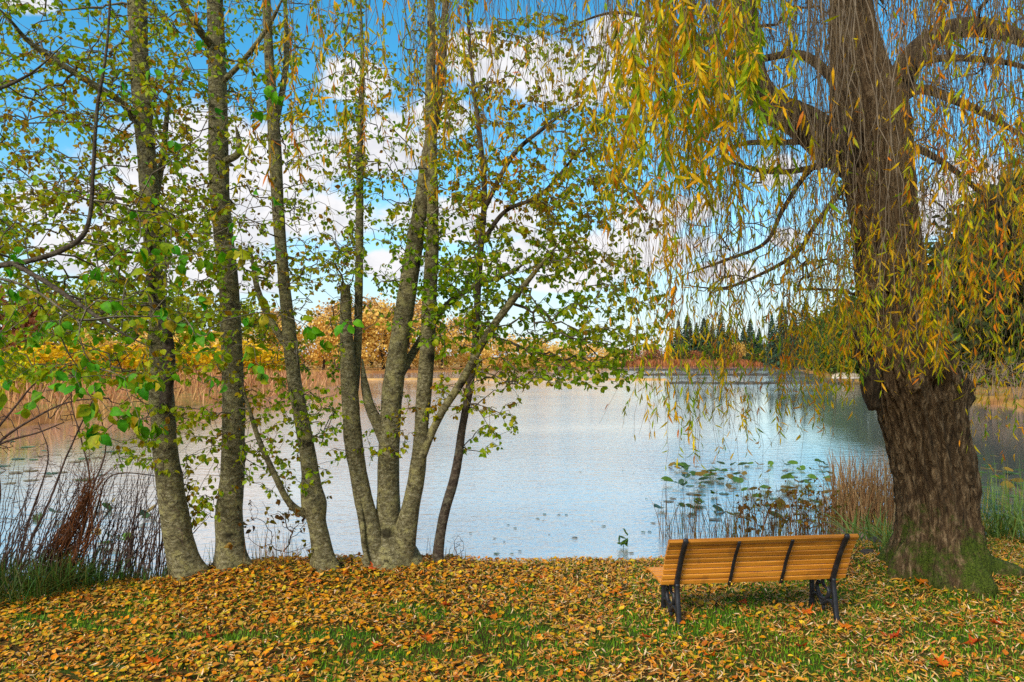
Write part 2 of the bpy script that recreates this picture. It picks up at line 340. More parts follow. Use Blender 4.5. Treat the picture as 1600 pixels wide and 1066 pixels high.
def build_water():
    r = np.concatenate([[4.0], np.geomspace(6, 2900, 60)]); nA = 180; a = np.linspace(0, 2 * np.pi, nA, endpoint=False)
    X = r[:, None] * np.sin(a)[None]; Y = r[:, None] * np.cos(a)[None]
    V = np.stack([X, Y, np.full_like(X, WATER)], -1).reshape(-1, 3)
    i = np.arange(len(r) - 1)[:, None] * nA; j = np.arange(nA)[None]; j2 = (j + 1) % nA
    mb = MB(); mb.add(V, np.stack([i + j, i + nA + j, i + nA + j2, i + j2], -1).reshape(-1, 4))
    m, nt, out = newmat('water'); L = nt.links.new
    tc = node(nt, 'ShaderNodeTexCoord')
    hs = []
    for scl, sz, amp in (((1.0, 1.9, 1), 2.2, .55), ((1.0, 2.4, 1), 9.0, .2), ((.25, .5, 1), .35, .8)):
        mp = node(nt, 'ShaderNodeMapping'); mp.inputs['Scale'].default_value = scl; L(tc.outputs['Object'], mp.inputs['Vector'])
        nz = node(nt, 'ShaderNodeTexNoise', Scale=sz, Detail=3.0); L(mp.outputs[0], nz.inputs['Vector'])
        mu = node(nt, 'ShaderNodeMath', operation='MULTIPLY'); L(nz.outputs['Fac'], mu.inputs[0]); mu.inputs[1].default_value = amp; hs.append(mu)
    s1 = node(nt, 'ShaderNodeMath', operation='ADD'); L(hs[0].outputs[0], s1.inputs[0]); L(hs[1].outputs[0], s1.inputs[1])
    s2 = node(nt, 'ShaderNodeMath', operation='ADD'); L(s1.outputs[0], s2.inputs[0]); L(hs[2].outputs[0], s2.inputs[1])
    bp = node(nt, 'ShaderNodeBump', Strength=.5, Distance=.085); L(s2.outputs[0], bp.inputs['Height'])
    wn = node(nt, 'ShaderNodeTexNoise', Scale=.07, Detail=3.0); mpw = node(nt, 'ShaderNodeMapping'); mpw.inputs['Scale'].default_value = (.5, 1, 1); L(tc.outputs['Object'], mpw.inputs['Vector']); L(mpw.outputs[0], wn.inputs['Vector'])
    wm = node(nt, 'ShaderNodeMapRange'); L(wn.outputs['Fac'], wm.inputs[0]); wm.inputs[1].default_value = .38; wm.inputs[2].default_value = .6; wm.inputs[3].default_value = .22; wm.inputs[4].default_value = .56
    # sheltered water close to the reeds at either side lies calmer
    sp = node(nt, 'ShaderNodeSeparateXYZ'); L(tc.outputs['Object'], sp.inputs[0]); ab = node(nt, 'ShaderNodeMath', operation='ABSOLUTE'); L(sp.outputs[0], ab.inputs[0])
    c1 = node(nt, 'ShaderNodeMapRange'); L(ab.outputs[0], c1.inputs[0]); c1.inputs[1].default_value = 5; c1.inputs[2].default_value = 14; c1.inputs[3].default_value = 1; c1.inputs[4].default_value = .22
    c2 = node(nt, 'ShaderNodeMapRange'); L(sp.outputs[1], c2.inputs[0]); c2.inputs[1].default_value = 45; c2.inputs[2].default_value = 85; c2.inputs[3].default_value = 0; c2.inputs[4].default_value = 1
    cm = node(nt, 'ShaderNodeMath', operation='MAXIMUM'); L(c1.outputs[0], cm.inputs[0]); L(c2.outputs[0], cm.inputs[1])
    cx = node(nt, 'ShaderNodeMath', operation='MULTIPLY'); L(cm.outputs[0], cx.inputs[0]); L(wm.outputs[0], cx.inputs[1]); L(cx.outputs[0], bp.inputs['Strength'])
    gl = node(nt, 'ShaderNodeBsdfGlossy', Roughness=.07); gl.inputs['Color'].default_value = (1, .915, .835, 1); L(bp.outputs[0], gl.inputs['Normal'])  # warm tint put into the gloss to whiten the bluish reflection
    df = node(nt, 'ShaderNodeBsdfDiffuse'); df.inputs['Color'].default_value = C(176, 184, 186)  # pale colour stands in for bright sky reflection, not the lake's own
    lw = node(nt, 'ShaderNodeLayerWeight', Blend=.5)
    mr = node(nt, 'ShaderNodeMapRange'); L(lw.outputs['Facing'], mr.inputs[0]); mr.inputs[1].default_value = .35; mr.inputs[2].default_value = .88; mr.inputs[3].default_value = .3; mr.inputs[4].default_value = .93
    ms = node(nt, 'ShaderNodeMixShader'); L(mr.outputs[0], ms.inputs[0]); L(df.outputs[0], ms.inputs[1]); L(gl.outputs[0], ms.inputs[2]); L(ms.outputs[0], out.inputs[0])
    tag(mb.build('water', m), kind='structure')
build_water()

# ------------------------------------------------------------------ leaf litter, lawn
def land_points(n, x0, x1, y0, y1):
    x = R.uniform(x0, x1, n); y = R.uniform(y0, y1, n)
    d = sdist(x, y); k = d > .12
    return x[k], y[k]
def build_litter():
    def put(mb, n, T, smin, smax, up, dens):
        x, y = land_points(n, -8.5, 9.5, 5.2, 11.2)
        q = dens(x, y); k = R.random(len(x)) < q; x, y = x[k], y[k]
        # keep the wedge that the surroundings can see
        k = np.abs(x) < 1.2 + .82 * y; x, y = x[k], y[k]
        z = height(x, y) + R.uniform(.004, .04, len(x)); n = len(x)
        a = R.uniform(0, 2 * np.pi, n); D = np.stack([np.cos(a), np.sin(a), R.normal(0, .17, n)], -1)
        N = np.stack([R.normal(0, up, n), R.normal(0, up, n), np.ones(n)], -1)
        scatter(mb, T, np.stack([x, y, z], -1), D, N, R.uniform(smin, smax, n), R.random(n), wid=R.uniform(.75, 1.15, n))
    def patch(x, y): return vnoise(np.stack([x * 1.3, y * 2.2, x * 0], -1), 21) * .5 + vnoise(np.stack([x * 3.6, y * 5.2, x * 0], -1), 22) * .5
    def db(x, y):
        base = .56 - .4 * sm(-1.5, 3.5, x)
        g = sm(.08, .36, patch(x, y)) * sm(9.2, 6.8, y)
        return np.clip(base * (1 - .88 * g) + .35 * np.exp(-((x + 3) / 2.2) ** 2 - ((y - 8.6) / .9) ** 2), .05, 1)
    def dn(x, y):
        base = .5 + .5 * sm(-3, 2, x)
        g = sm(.08, .36, patch(x, y)) * sm(9.4, 6.8, y)
        return np.clip(base * (1 - .72 * g), .05, 1)
    mb = MB()
    for T in (tmpl_broad(.08, .07), tmpl_broad(.3, .04), tmpl_broad(-.25, .12)): put(mb, 34000, T, .026, .072, .22, db)
    tag(mb.build('leaf_litter', M['litter']), 'carpet of fallen orange, yellow and brown broad leaves on the bank', 'fallen leaves', kind='stuff')
    mb = MB()
    for T in (tmpl_narrow(.2, .09, .15), tmpl_narrow(-.35, .08, -.25), tmpl_narrow(.5, .10, .3)): put(mb, 34000, T, .04, .085, .3, dn)
    tag(mb.build('willow_leaf_litter', M['litter_narrow']), 'scatter of narrow pale willow leaves fallen on the grass', 'fallen leaves', kind='stuff')
    # grass blades
    mb = MB()
    x, y = land_points(210000, -8.5, 9.5, 5.2, 11.2)
    k = np.abs(x) < 1.2 + .82 * y; x, y = x[k], y[k]
    q = .22 + .85 * sm(.0, .28, patch(x, y)) * sm(9.6, 6.8, y) + .3 * sm(.9, .3, sdist(x, y)) * (x > -.5) + .35 * sm(0, 3, x)
    q = q * (1 - .8 * np.exp(-((x + 2.6) / 2.0) ** 2 - ((y - 8.6) / .8) ** 2))
    k = R.random(len(x)) < q; x, y = x[k], y[k]; n = len(x)
    a = R.uniform(0, 2 * np.pi, n); D = np.stack([np.cos(a) * .9, np.sin(a) * .9, R.uniform(.4, 1., n)], -1)
    N = np.stack([np.cos(a), np.sin(a), R.normal(0, .3, n)], -1)
    scatter(mb, tmpl_narrow(.35, .045), np.stack([x, y, height(x, y) - .005], -1), D, N, R.uniform(.03, .07, n), R.random(n))
    tag(mb.build('lawn_grass', M['grass']), 'short green lawn grass showing through the fallen leaves', 'grass', kind='stuff')
build_litter()

def maple_leaf_mesh():
    ang = np.radians([-90, -50, -20, -35, 5, 30, 18, 55, 72, 62, 90, 118, 108, 125, 162, 150, 175, 215, 200, 230])
    rad = np.array([.12, .30, .75, .38, .62, .95, .45, .55, .72, .5, 1.05, .5, .72, .55, .45, .95, .62, .38, .75, .30])
    ang = np.sort(ang); 
    pts = np.stack([np.cos(ang) * rad, np.sin(ang) * rad, .35 * rad ** 2 * np.sin(ang * 3) + .25 * rad ** 2], -1)
    v = np.vstack([[[0, 0, 0]], pts * .6, pts]); n = len(pts); v[1:n + 1, 2] *= .5
    f3 = [[0, 1 + i, 1 + (i + 1) % n] for i in range(n)]
    f4 = [[1 + i, 1 + n + i, 1 + n + (i + 1) % n, 1 + (i + 1) % n] for i in range(n)]
    return v, f3, f4
def build_maples():
    T = maple_leaf_mesh(); proto = []
    for c in (.15, .5, .85):
        mb = MB(); v, f3, f4 = T; v = v.copy() * .085; v[:, 2] += R.normal(0, .006, len(v))
        mb.add(v, f3, c); mb.f.append(np.asarray(f4)); mb.r.append(np.full(len(f4), c)); mb.m.append(np.zeros(len(f4), np.int32))
        tube(mb, np.array([[0, -.0, 0], [0, -.04, .01], [.01, -.08, .005]]), .0015, 4, c)
        proto.append(mb.build('maple_leaf', M['maple']))
    spots = [(1205, 900), (1500, 912), (1320, 985), (845, 905), (585, 893), (540, 900), (1260, 962), (1395, 1000), (770, 968), (1470, 1042), (1010, 1000), (430, 975), (590, 1015), (700, 950),
             (120, 1010), (240, 1040), (330, 1000), (880, 1040), (1110, 1030), (1560, 980), (1440, 915), (665, 1000), (1160, 945), (960, 930), (740, 905), (1250, 1015), (60, 960), (1390, 950), (1520, 1010), (480, 1045)]
    col = ['tan orange', 'orange brown', 'dark red brown']
    for i, (px, py) in enumerate(spots):
        k = i % 3; p = proto[k]; o = p if i < 3 else p.copy()
        if i >= 3: COL.objects.link(o)
        g = hit(px, py); o.location = (g[0], g[1], g[2] + .035); o.rotation_euler = (random.uniform(-.35, .35), random.uniform(-.35, .35), random.uniform(0, 6.3))
        s = random.uniform(.8, 1.35); o.scale = (s, s, s)
        tag(o, f'large curled {col[k]} maple leaf lying among the smaller fallen leaves', 'leaf', f'{col[k]} maple leaves on the ground')
build_maples()

# ------------------------------------------------------------------ branching (minimum spanning growth from a skeleton)
class Grow:
    def __init__(s, cap=400000):
        s.p = np.zeros((cap, 3)); s.l = np.zeros(cap); s.par = np.full(cap, -1, int); s.tid = np.zeros(cap, int); s.cnt = np.zeros(cap); s.n = 0; s.chains = []; s.base = 0
        s.rb = np.full(cap, 1.0)
    def skeleton(s, pts, rad, tid, plen=0.0):
        k = len(pts); s.p[s.n:s.n + k] = pts; s.tid[s.n:s.n + k] = tid; s.l[s.n:s.n + k] = plen; s.rb[s.n:s.n + k] = rad; s.n += k; s.base = s.n
    def grow(s, targets, bf=.25, step=.16, wig=.12, arch=.1, data=None, maxd=99):
        d0 = np.array([np.min(np.linalg.norm(s.p[:s.n] - t, axis=1)) for t in targets])
        for ti in np.argsort(d0):
            t = targets[ti]
            if d0[ti] > maxd: continue
            d = np.linalg.norm(s.p[:s.n] - t, axis=1)
            # a branch does not run steeply downwards from its parent
            cost = d + bf * s.l[:s.n] + .5 * np.maximum(0, s.p[:s.n, 2] - t[2] - .15)
            i = int(np.argmin(cost)); L = d[i]; k = max(2, int(L / step) + 1)
            u = np.linspace(0, 1, k + 1)[1:, None]
            a = s.p[i]; ax = unit(R.normal(0, 1, 3))
            q = a + (t - a) * u + np.sin(np.pi * u) * (ax * wig * L * R.uniform(.2, 1) + np.array([0, 0, arch * L]))
            q[:-1] += R.normal(0, .012 + .01 * L, (k - 1, 3)) if k > 1 else 0
            idx = list(range(s.n, s.n + k))
            s.p[s.n:s.n + k] = q; s.tid[s.n:s.n + k] = s.tid[i]; s.l[s.n:s.n + k] = s.l[i] + L * u[:, 0]; s.par[s.n:s.n + k] = [i] + idx[:-1]; s.rb[s.n:s.n + k] = s.rb[i]
            s.n += k; s.chains.append(([i] + idx, int(ti)))
    def radii(s, rmin, pw, cap=.6):
        s.cnt[:] = 0
        for ch, _ in s.chains: s.cnt[ch[-1]] += 1
        for k in range(s.n - 1, s.base - 1, -1):
            if s.par[k] >= s.base: s.cnt[s.par[k]] += s.cnt[k]
        s.r = np.minimum(rmin * np.maximum(s.cnt, 1) ** pw, s.rb * cap)
    def tubes(s, mbs, seg=4):
        for ch, _ in s.chains:
            r = s.r[ch].copy(); r[0] = r[1]; r[-1] *= .6
            tube(mbs(s.tid[ch[1]]), s.p[ch], r, 6 if r[0] > .018 else seg, R.random(), cap=False)

def trunk_tube(mb, path, seg=28, step=.04, rough=.06, flare=.5, seed=0, sink=.25, lobes=4, knots=(), taper=False):
    """path rows: px, py, width px, Y -> a solid trunk with uneven bark."""
    rows = []
    for px, py, w, Y in path:
        p = P(px, py, Y); rows.append([*p, w * .49 * Y / F * Y / math.hypot(p[0], Y)])
    q = spline(np.array(rows), step)
    if sink: 
        b = q[0].copy(); b[2] -= sink; q = np.vstack([b, q])
    p, r = q[:, :3], q[:, 3]; h = p[:, 2] - p[0, 2] - sink
    t, n, bb = frames(p); a = np.linspace(0, 2 * np.pi, seg, endpoint=False)
    dirs = np.cos(a)[None, :, None] * n[:, None, :] + np.sin(a)[None, :, None] * bb[:, None, :]
    s = p[:, None, :] + dirs * r[:, None, None]
    k = 1 + rough * fbm(np.stack([s[..., 0] * 9, s[..., 1] * 9, s[..., 2] * 5], -1), seed, 4) + rough * 1.4 * vnoise(np.stack([s[..., 0] * 2.5, s[..., 1] * 2.5, s[..., 2] * 1.8], -1), seed + 3)
    if taper: r = r * (1 - .8 * np.clip((np.arange(len(r)) / (len(r) - 1) - .7) / .3, 0, 1) ** 1.3)
    fl = flare * np.exp(-np.maximum(h, 0) / .13)[:, None] * (.55 + .45 * np.cos(lobes * a + seed)[None])
    ring = p[:, None, :] + dirs * (r[:, None] * (k + fl))[..., None]
    for (kh, ka, kr, ks) in knots:
        dd = np.exp(-(((h[:, None] - kh) / ks) ** 2) - ((np.angle(np.exp(1j * (a[None] - ka))) * r[:, None] / ks) ** 2))
        ring += dirs * (dd * kr)[..., None]
    K = len(p); i = np.arange(K - 1)[:, None] * seg; j = np.arange(seg)[None]; j2 = (j + 1) % seg
    mb.add(ring.reshape(-1, 3), np.stack([i + j, i + j2, i + seg + j2, i + seg + j], -1).reshape(-1, 4))
    mb.f.append(np.array([[mb.n - seg + x for x in range(seg)]])); mb.r.append(np.array([.5])); mb.m.append(np.array([0], np.int32))
    return p, r
def samp(T, n):  # helper: rows with Y filled in
    return [(a, b, w, T) for a, b, w in n]

# ------------------------------------------------------------------ the alders
g1, g2, g3, g4, g5 = hit(292, 897), hit(362, 884), hit(508, 886), hit(603, 878), hit(684, 878)
Y1, Y2, Y3, Y4, Y5 = g1[1], g2[1], g3[1], g4[1], g5[1]
alders = []   # (empty, [(trunk object name, path)...])
def W(Y, rows): return [(a, b, w, Y) for a, b, w in rows]
spec = [
    (g1, 'alder_tree', 'leftmost of the big alder trunks, leaning left with a dark scar and fork', [
        ('trunk', W(Y1, [(294, 897, 50), (281, 850, 47), (266, 760, 44), (258, 700, 42), (255, 650, 42), (251, 600, 40), (250, 540, 34), (246, 480, 28), (241, 420, 27), (235, 330, 30), (231, 260, 31), (225, 190, 32), (218, 100, 32), (214, 0, 30), (206, -150, 25), (200, -330, 16)]), .06, .45, 28),
        ('limb', [(258, 640, 18, Y1 - .12), (264, 570, 20, Y1 - .2), (262, 530, 17, Y1 - .2), (250, 495, 15, Y1 - .16), (237, 462, 12, Y1 - .1), (234, 400, 11, Y1 - .12), (228, 340, 8, Y1 - .1)], .08, 0, 12),
        ('limb', [(208, 185, 15, Y1 - .05), (190, 160, 13, Y1 - .3), (150, 135, 12, Y1 - .5), (95, 100, 11, Y1 - .7), (45, 65, 9, Y1 - .9), (10, 25, 7, Y1 - 1.1), (-30, -10, 5, Y1 - 1.3)], .06, 0, 10),
        ('limb', [(240, 330, 12, Y1), (255, 240, 10, Y1 + .3), (262, 170, 8, Y1 + .5), (275, 90, 6, Y1 + .7)], .06, 0, 10)]),
    (g2, 'alder_tree', 'straight stout alder just right of the leftmost alder', [
        ('trunk', W(Y2, [(363, 885, 54), (360, 850, 46), (358, 800, 42), (363, 740, 40), (365, 650, 38), (363, 560, 34), (358, 450, 33), (347, 350, 32), (342, 280, 33), (341, 200, 31), (339, 100, 29), (336, 0, 26), (333, -150, 22), (328, -330, 14)]), .05, .5, 28),
        ('limb', [(345, 255, 12, Y2), (372, 240, 11, Y2 - .2), (372, 215, 10, Y2 - .25), (368, 195, 9, Y2 - .25)], .06, 0, 10),
        ('limb', [(332, 75, 14, Y2), (310, 45, 13, Y2 - .3), (285, 5, 11, Y2 - .5), (262, -40, 9, Y2 - .7), (240, -110, 6, Y2 - .9)], .06, 0, 10),
        ('limb', [(346, 130, 10, Y2), (380, 95, 8, Y2 - .3), (420, 40, 7, Y2 - .5), (450, -20, 5, Y2 - .7)], .06, 0, 10)]),
    (g3, 'alder_tree', 'slim alder with a swollen knot and a low side shoot, left of the multi-stemmed clump', [
        ('trunk', W(Y3, [(508, 888, 40), (502, 850, 34), (495, 815, 34), (491, 788, 42), (487, 765, 34), (485, 740, 27), (479, 700, 24), (470, 650, 24), (461, 600, 24), (455, 550, 23), (450, 500, 21), (440, 400, 19), (433, 300, 21), (428, 200, 20), (421, 100, 16), (416, 0, 13), (410, -150, 10), (404, -280, 6)]), .07, .45, 24),
        ('limb', [(486, 806, 12, Y3), (466, 798, 12, Y3 - .05), (448, 780, 11, Y3 - .12), (432, 748, 11, Y3 - .18), (415, 712, 10, Y3 - .22), (402, 680, 9, Y3 - .25), (388, 635, 8, Y3 - .3), (376, 590, 6, Y3 - .35)], .06, 0, 10),
        ('limb', [(430, 200, 12, Y3), (446, 110, 10, Y3 + .2), (447, 40, 8, Y3 + .3), (442, -60, 5, Y3 + .4)], .06, 0, 10),
        ('limb', [(462, 560, 12, Y3), (425, 505, 11, Y3 + .1), (405, 460, 10, Y3 + .2), (396, 420, 8, Y3 + .3), (392, 380, 6, Y3 + .3)], .06, 0, 10)]),
    (g4, 'alder_tree', 'many-stemmed alder clump with one snapped stem, centre of the alder row', [
        ('trunk', W(Y4, [(612, 888, 98), (611, 866, 84), (609, 836, 58), (607, 798, 40), (608, 700, 35), (614, 610, 33), (622, 550, 31), (630, 500, 30), (645, 400, 27), (658, 320, 23), (667, 250, 20), (680, 180, 16), (690, 100, 14), (696, 0, 10), (700, -120, 7)]), .06, .35, 28),
        ('trunk', [(592, 882, 46, Y4 - .12), (581, 835, 36, Y4 - .12), (568, 780, 29, Y4 - .1), (558, 730, 28, Y4 - .1), (551, 680, 27, Y4 - .1), (546, 600, 25, Y4 - .1), (542, 540, 24, Y4 - .1), (540, 490, 19, Y4 - .1), (540, 445, 14, Y4 - .1)], .08, .3, 24),
        ('trunk', [(626, 880, 46, Y4 - .08), (633, 835, 35, Y4 - .12), (642, 790, 27, Y4 - .12), (652, 740, 25, Y4 - .12), (659, 660, 24, Y4 - .1), (667, 560, 23, Y4 - .1), (672, 450, 22, Y4 - .1), (676, 350, 20, Y4 - .1), (674, 250, 20, Y4 - .1), (672, 150, 17, Y4 - .1), (674, 50, 13, Y4 - .1), (670, -80, 9, Y4 - .1), (666, -200, 6, Y4)], .06, .3, 24),
        ('limb', [(551, 640, 14, Y4 - .02), (558, 560, 14, Y4 + .05), (561, 440, 13, Y4 + .1), (562, 330, 12, Y4 + .1), (563, 200, 10, Y4 + .1), (566, 80, 8, Y4 + .1), (560, -60, 5, Y4 + .1)], .05, 0, 12),
        ('limb', [(606, 700, 22, Y4), (592, 665, 21, Y4 - .02), (578, 635, 17, Y4 - .02), (569, 595, 13, Y4), (566, 560, 11, Y4)], .06, 0, 14),
        ('limb', [(648, 755, 14, Y4 - .14), (665, 700, 13, Y4 - .25), (690, 645, 13, Y4 - .3), (722, 595, 13, Y4 - .35), (760, 525, 12, Y4 - .4), (802, 468, 11, Y4 - .45), (850, 408, 9, Y4 - .5), (890, 360, 6, Y4 - .5)], .05, 0, 12),
        ('limb', [(624, 588, 15, Y4), (645, 552, 14, Y4 + .15), (672, 510, 13, Y4 + .2), (700, 475, 10, Y4 + .2), (745, 445, 9, Y4 + .2), (800, 425, 7, Y4 + .2), (850, 385, 5, Y4 + .2)], .05, 0, 12),
        ('stem', [(576, 884, 8, Y4 - .3), (568, 850, 8, Y4 - .3), (566, 815, 8, Y4 - .25), (560, 780, 9, Y4 - .2)], .08, 0, 8)]),
    (g5, 'alder_tree', 'thin dark curving alder stem, rightmost of the alder row', [
        ('trunk', W(Y5, [(683, 880, 17), (688, 835, 15), (696, 795, 15), (708, 755, 15), (716, 715, 14), (723, 665, 12), (733, 610, 12), (742, 540, 11), (746, 470, 11), (750, 400, 10), (757, 300, 9), (748, 200, 8), (736, 100, 6), (730, 0, 4)]), .08, .4, 12),
        ('limb', [(755, 330, 8, Y5), (800, 245, 7, Y5 - .2), (850, 200, 6, Y5 - .3), (905, 160, 5, Y5 - .3)], .05, 0, 8),
        ('limb', [(752, 380, 8, Y5), (790, 330, 7, Y5 + .1), (850, 300, 6, Y5 + .2), (920, 215, 5, Y5 + .3)], .05, 0, 8)])]
G = Grow()
AB, AC = {}, {}
for ti, (g, nm, lab, parts) in enumerate(spec):
    e = empty(nm, g, lab, 'tree', 'alder trees in a row along the bank')
    AB[ti] = MB(); AC[ti] = MB()
    for k, (pn, path, rough, flare, seg) in enumerate(parts):
        mb = MB(); p, r = trunk_tube(mb, path, seg + 12, .035, rough * 1.25, flare, ti * 13 + k, .22 if pn in ('trunk', 'stem') else 0.0, taper=pn == 'limb')
        p0 = p[:]; ok = p0[:, 2] > (1.1 if pn == 'trunk' else .6)
        if ok.any(): G.skeleton(p0[ok][::3], r[ok][::3], ti, 0.0 if pn == 'trunk' else .3)
        o = mb.build(pn, M['dark_bark'] if ti == 4 or (ti == 0 and k == 1) else M['alder_bark'], origin=g); o.location = (0, 0, 0); o.parent = e
    alders.append((e, g))
# the tree outside the left edge: only its reaching boughs are in view
YL = 6.3
gl_ = np.array([-7.2, YL, float(height(-7.2, YL))])
eL = empty('leaning_alder', gl_, 'alder outside the left edge whose dark bough hooks upward into the view', 'tree')
AB[5] = MB(); AC[5] = MB()
for pn, path, seg in (('trunk', [(-510, 975, 60, YL), (-490, 800, 54, YL), (-470, 500, 46, YL), (-460, 100, 36, YL), (-440, -250, 24, YL)], 20),
                      ('bough', [(-468, 520, 24, YL), (-300, 470, 20, YL), (-130, 440, 15, YL - .1), (-20, 418, 12, YL - .2), (45, 408, 11, YL - .2), (95, 392, 10, YL - .2), (128, 370, 8.5, YL - .2), (141, 335, 7, YL - .2), (146, 260, 6.5, YL - .2), (152, 170, 6.5, YL - .2), (168, 60, 6, YL - .2), (180, -160, 6, YL - .2)], 12),
                      ('bough', [(-466, 300, 22, YL), (-200, 220, 18, YL), (-60, 160, 12, YL), (40, 120, 8, YL), (110, 60, 6, YL)], 10),
                      ('bough', [(20, 412, 9, YL - .2), (70, 440, 9, YL - .3), (130, 480, 8, YL - .5), (190, 520, 6, YL - .6), (240, 545, 4, YL - .6)], 8)):
    mb = MB(); p, r = trunk_tube(mb, path, seg, .06, .07, .4 if pn == 'trunk' else 0, 77, .3 if pn == 'trunk' else 0, taper=pn == 'bough')
    if pn == 'bough': 
        ok = (p[:, 0] / p[:, 1] * F + 800) > -120
        G.skeleton(p[ok][::3], r[ok][::3], 5, .2)
    o = mb.build(pn, M['dark_bark'], origin=gl_); o.location = (0, 0, 0); o.parent = eL
alders.append((eL, gl_))

def region(n, kind, cx, cy, rx, ry, Y, ys, leaves, size):
    out = []
    for _ in range(n):
        if kind == 'e':
            a = R.uniform(0, 6.283); q = math.sqrt(R.random()); px, py = cx + rx * q * math.cos(a), cy + ry * q * math.sin(a)
        else: px, py = R.uniform(cx - rx, cx + rx), R.uniform(cy - ry, cy + ry)
        # clumps and gaps
        if vnoise(np.array([px / 55., py / 55., cx]), 31) + .9 * R.random() < -.12: continue
        out.append((P(px, py, np.clip(R.normal(Y, ys), 5.2, 12.5)), leaves, size))
    return out
T = []
T += region(2400, 'r', 110, 120, 190, 280, 8.6, 1.1, 4, .058)
T += region(1750, 'r', 400, 150, 170, 300, 9.0, .9, 4, .056)
T += region(1150, 'r', 640, 180, 110, 330, 9.2, .8, 4, .056)
T += region(950, 'e', 850, 200, 180, 180, 9.2, .8, 5, .062)
T += region(780, 'e', 840, 490, 210, 115, 9.0, .7, 5, .064)
T += region(420, 'e', 740, 370, 140, 100, 9.0, .7, 5, .06)
T += region(130, 'e', 950, 560, 80, 50, 8.8, .5, 5, .066)
T += region(1100, 'r', 150, 450, 200, 150, 8.2, 1.0, 5, .062)
T += region(480, 'r', 430, 520, 110, 130, 9.0, .7, 4, .058)
T += region(190, 'e', 240, 680, 120, 60, 8.6, .5, 5, .064)
T += region(190, 'e', 450, 690, 90, 90, 8.8, .5, 4, .06)
T += region(130, 'e', 740, 640, 80, 70, 9.0, .4, 5, .06)
T += region(420, 'e', 930, 320, 120, 150, 9.0, .7, 5, .06)
T += region(60, 'e', 610, 670, 60, 60, 9.0, .3, 4, .058)
T += region(800, 'r', 110, 200, 180, 300, 8.6, 1.1, 0, .05)
T += region(620, 'r', 420, 250, 160, 330, 9.0, .8, 0, .05)
T += region(260, 'e', 800, 300, 220, 260, 9.1, .8, 0, .05)
T += region(40, 'e', 320, 770, 40, 60, 8.7, .3, 5, .064)
targets = np.array([t[0] for t in T])
G.grow(targets, bf=.22, step=.2, wig=.13, arch=.08, maxd=2.4)
G.radii(.0028, .40, .5)
G.tubes(lambda t: AB[t])
def leaves_on(G, T, get, tmpl, near=(.35, 1.0), droop=.7, jit=.8):
    per = {}
    for ch, ti in G.chains:
        n, size = T[ti][1], T[ti][2]
        q = G.p[ch]; t = G.tid[ch[1]]
        a, b = near
        u = R.uniform(a, b, n) ** .8 * (len(q) - 1); i = np.minimum(u.astype(int), len(q) - 2); f = (u - i)[:, None]
        pos = q[i] * (1 - f) + q[i + 1] * f
        d = unit(q[i + 1] - q[i]) * .5 + R.normal(0, jit, (n, 3)) * np.array([1, 1, .6]) + np.array([0, 0, -droop])
        d = unit(d)
        per.setdefault(t, []).append((pos + d * .018, d, size * R.uniform(.72, 1.25, n)))
    for t, l in per.items():
        pos = np.concatenate([x[0] for x in l]); d = np.concatenate([x[1] for x in l]); s = np.concatenate([x[2] for x in l])
        N = R.normal(0, 1, pos.shape) + np.array([0, -.5, .9])
        cl = np.clip(.5 + .9 * fbm(pos * .9, 41, 3) + R.normal(0, .2, len(pos)), 0, 1)
        for k, tm in enumerate(tmpl):
            m = np.arange(len(pos)) % len(tmpl) == k
            scatter(get(t), tm, pos[m], d[m], N[m], s[m], cl[m])
leaves_on(G, T, lambda t: AC[t], (tmpl_broad(.12, .1), tmpl_broad(.3, .18), tmpl_broad(-.1, .05)))
for ti, (e, g) in enumerate(alders):
    mb = AC[ti]; mb.join(AB[ti], 1)
    if mb.n:
        o = mb.build('crown', [M['alder_leaf'], M['alder_twig']], origin=g); o.location = (0, 0, 0); o.parent = e
# bright larger leaves on twigs nearer to the viewer, carried by the tree at the left edge
G2 = Grow(20000); ymid = 4.6
pb = spline(np.array([P(-700, 500, 5.6), P(-420, 470, 5.0), P(-150, 430, 4.7), P(20, 440, 4.6), P(120, 500, 4.5)]), .1)
mbb = MB(); tube(mbb, pb, np.linspace(.03, .006, len(pb)), 8)
G2.skeleton(pb, .02, 0)
T2 = []
T2 += [(P(R.uniform(-40, 330), R.uniform(380, 640), R.normal(4.6, .4)), 4, .07) for _ in range(70)]
T2 += [(P(R.uniform(150, 440), R.uniform(40, 420), R.normal(4.8, .4)), 2, .068) for _ in range(34)]
T2 += [(P(R.uniform(140, 250), R.uniform(590, 680), R.normal(4.4, .2)), 6, .08) for _ in range(8)]
T2 += [(P(R.uniform(470, 570), R.uniform(495, 545), R.normal(4.6, .2)), 4, .08) for _ in range(4)]
T2 += [(P(R.uniform(320, 420), R.uniform(390, 620), R.normal(4.6, .2)), 4, .08) for _ in range(9)]
G2.grow(np.array([t[0] for t in T2]), bf=.3, step=.12, wig=.12, arch=.05); G2.radii(.0014, .42, .5)
G2.tubes(lambda t: mbb)
mbl = MB(); leaves_on(G2, T2, lambda t: mbl, (tmpl_broad(.12, .1), tmpl_broad(.3, .18)), (.55, 1.0), .75, .7)
mbl.join(mbb, 1); o = mbl.build('foliage', [M['fresh_leaf'], M['alder_twig']], origin=gl_); o.location = (0, 0, 0); o.parent = eL

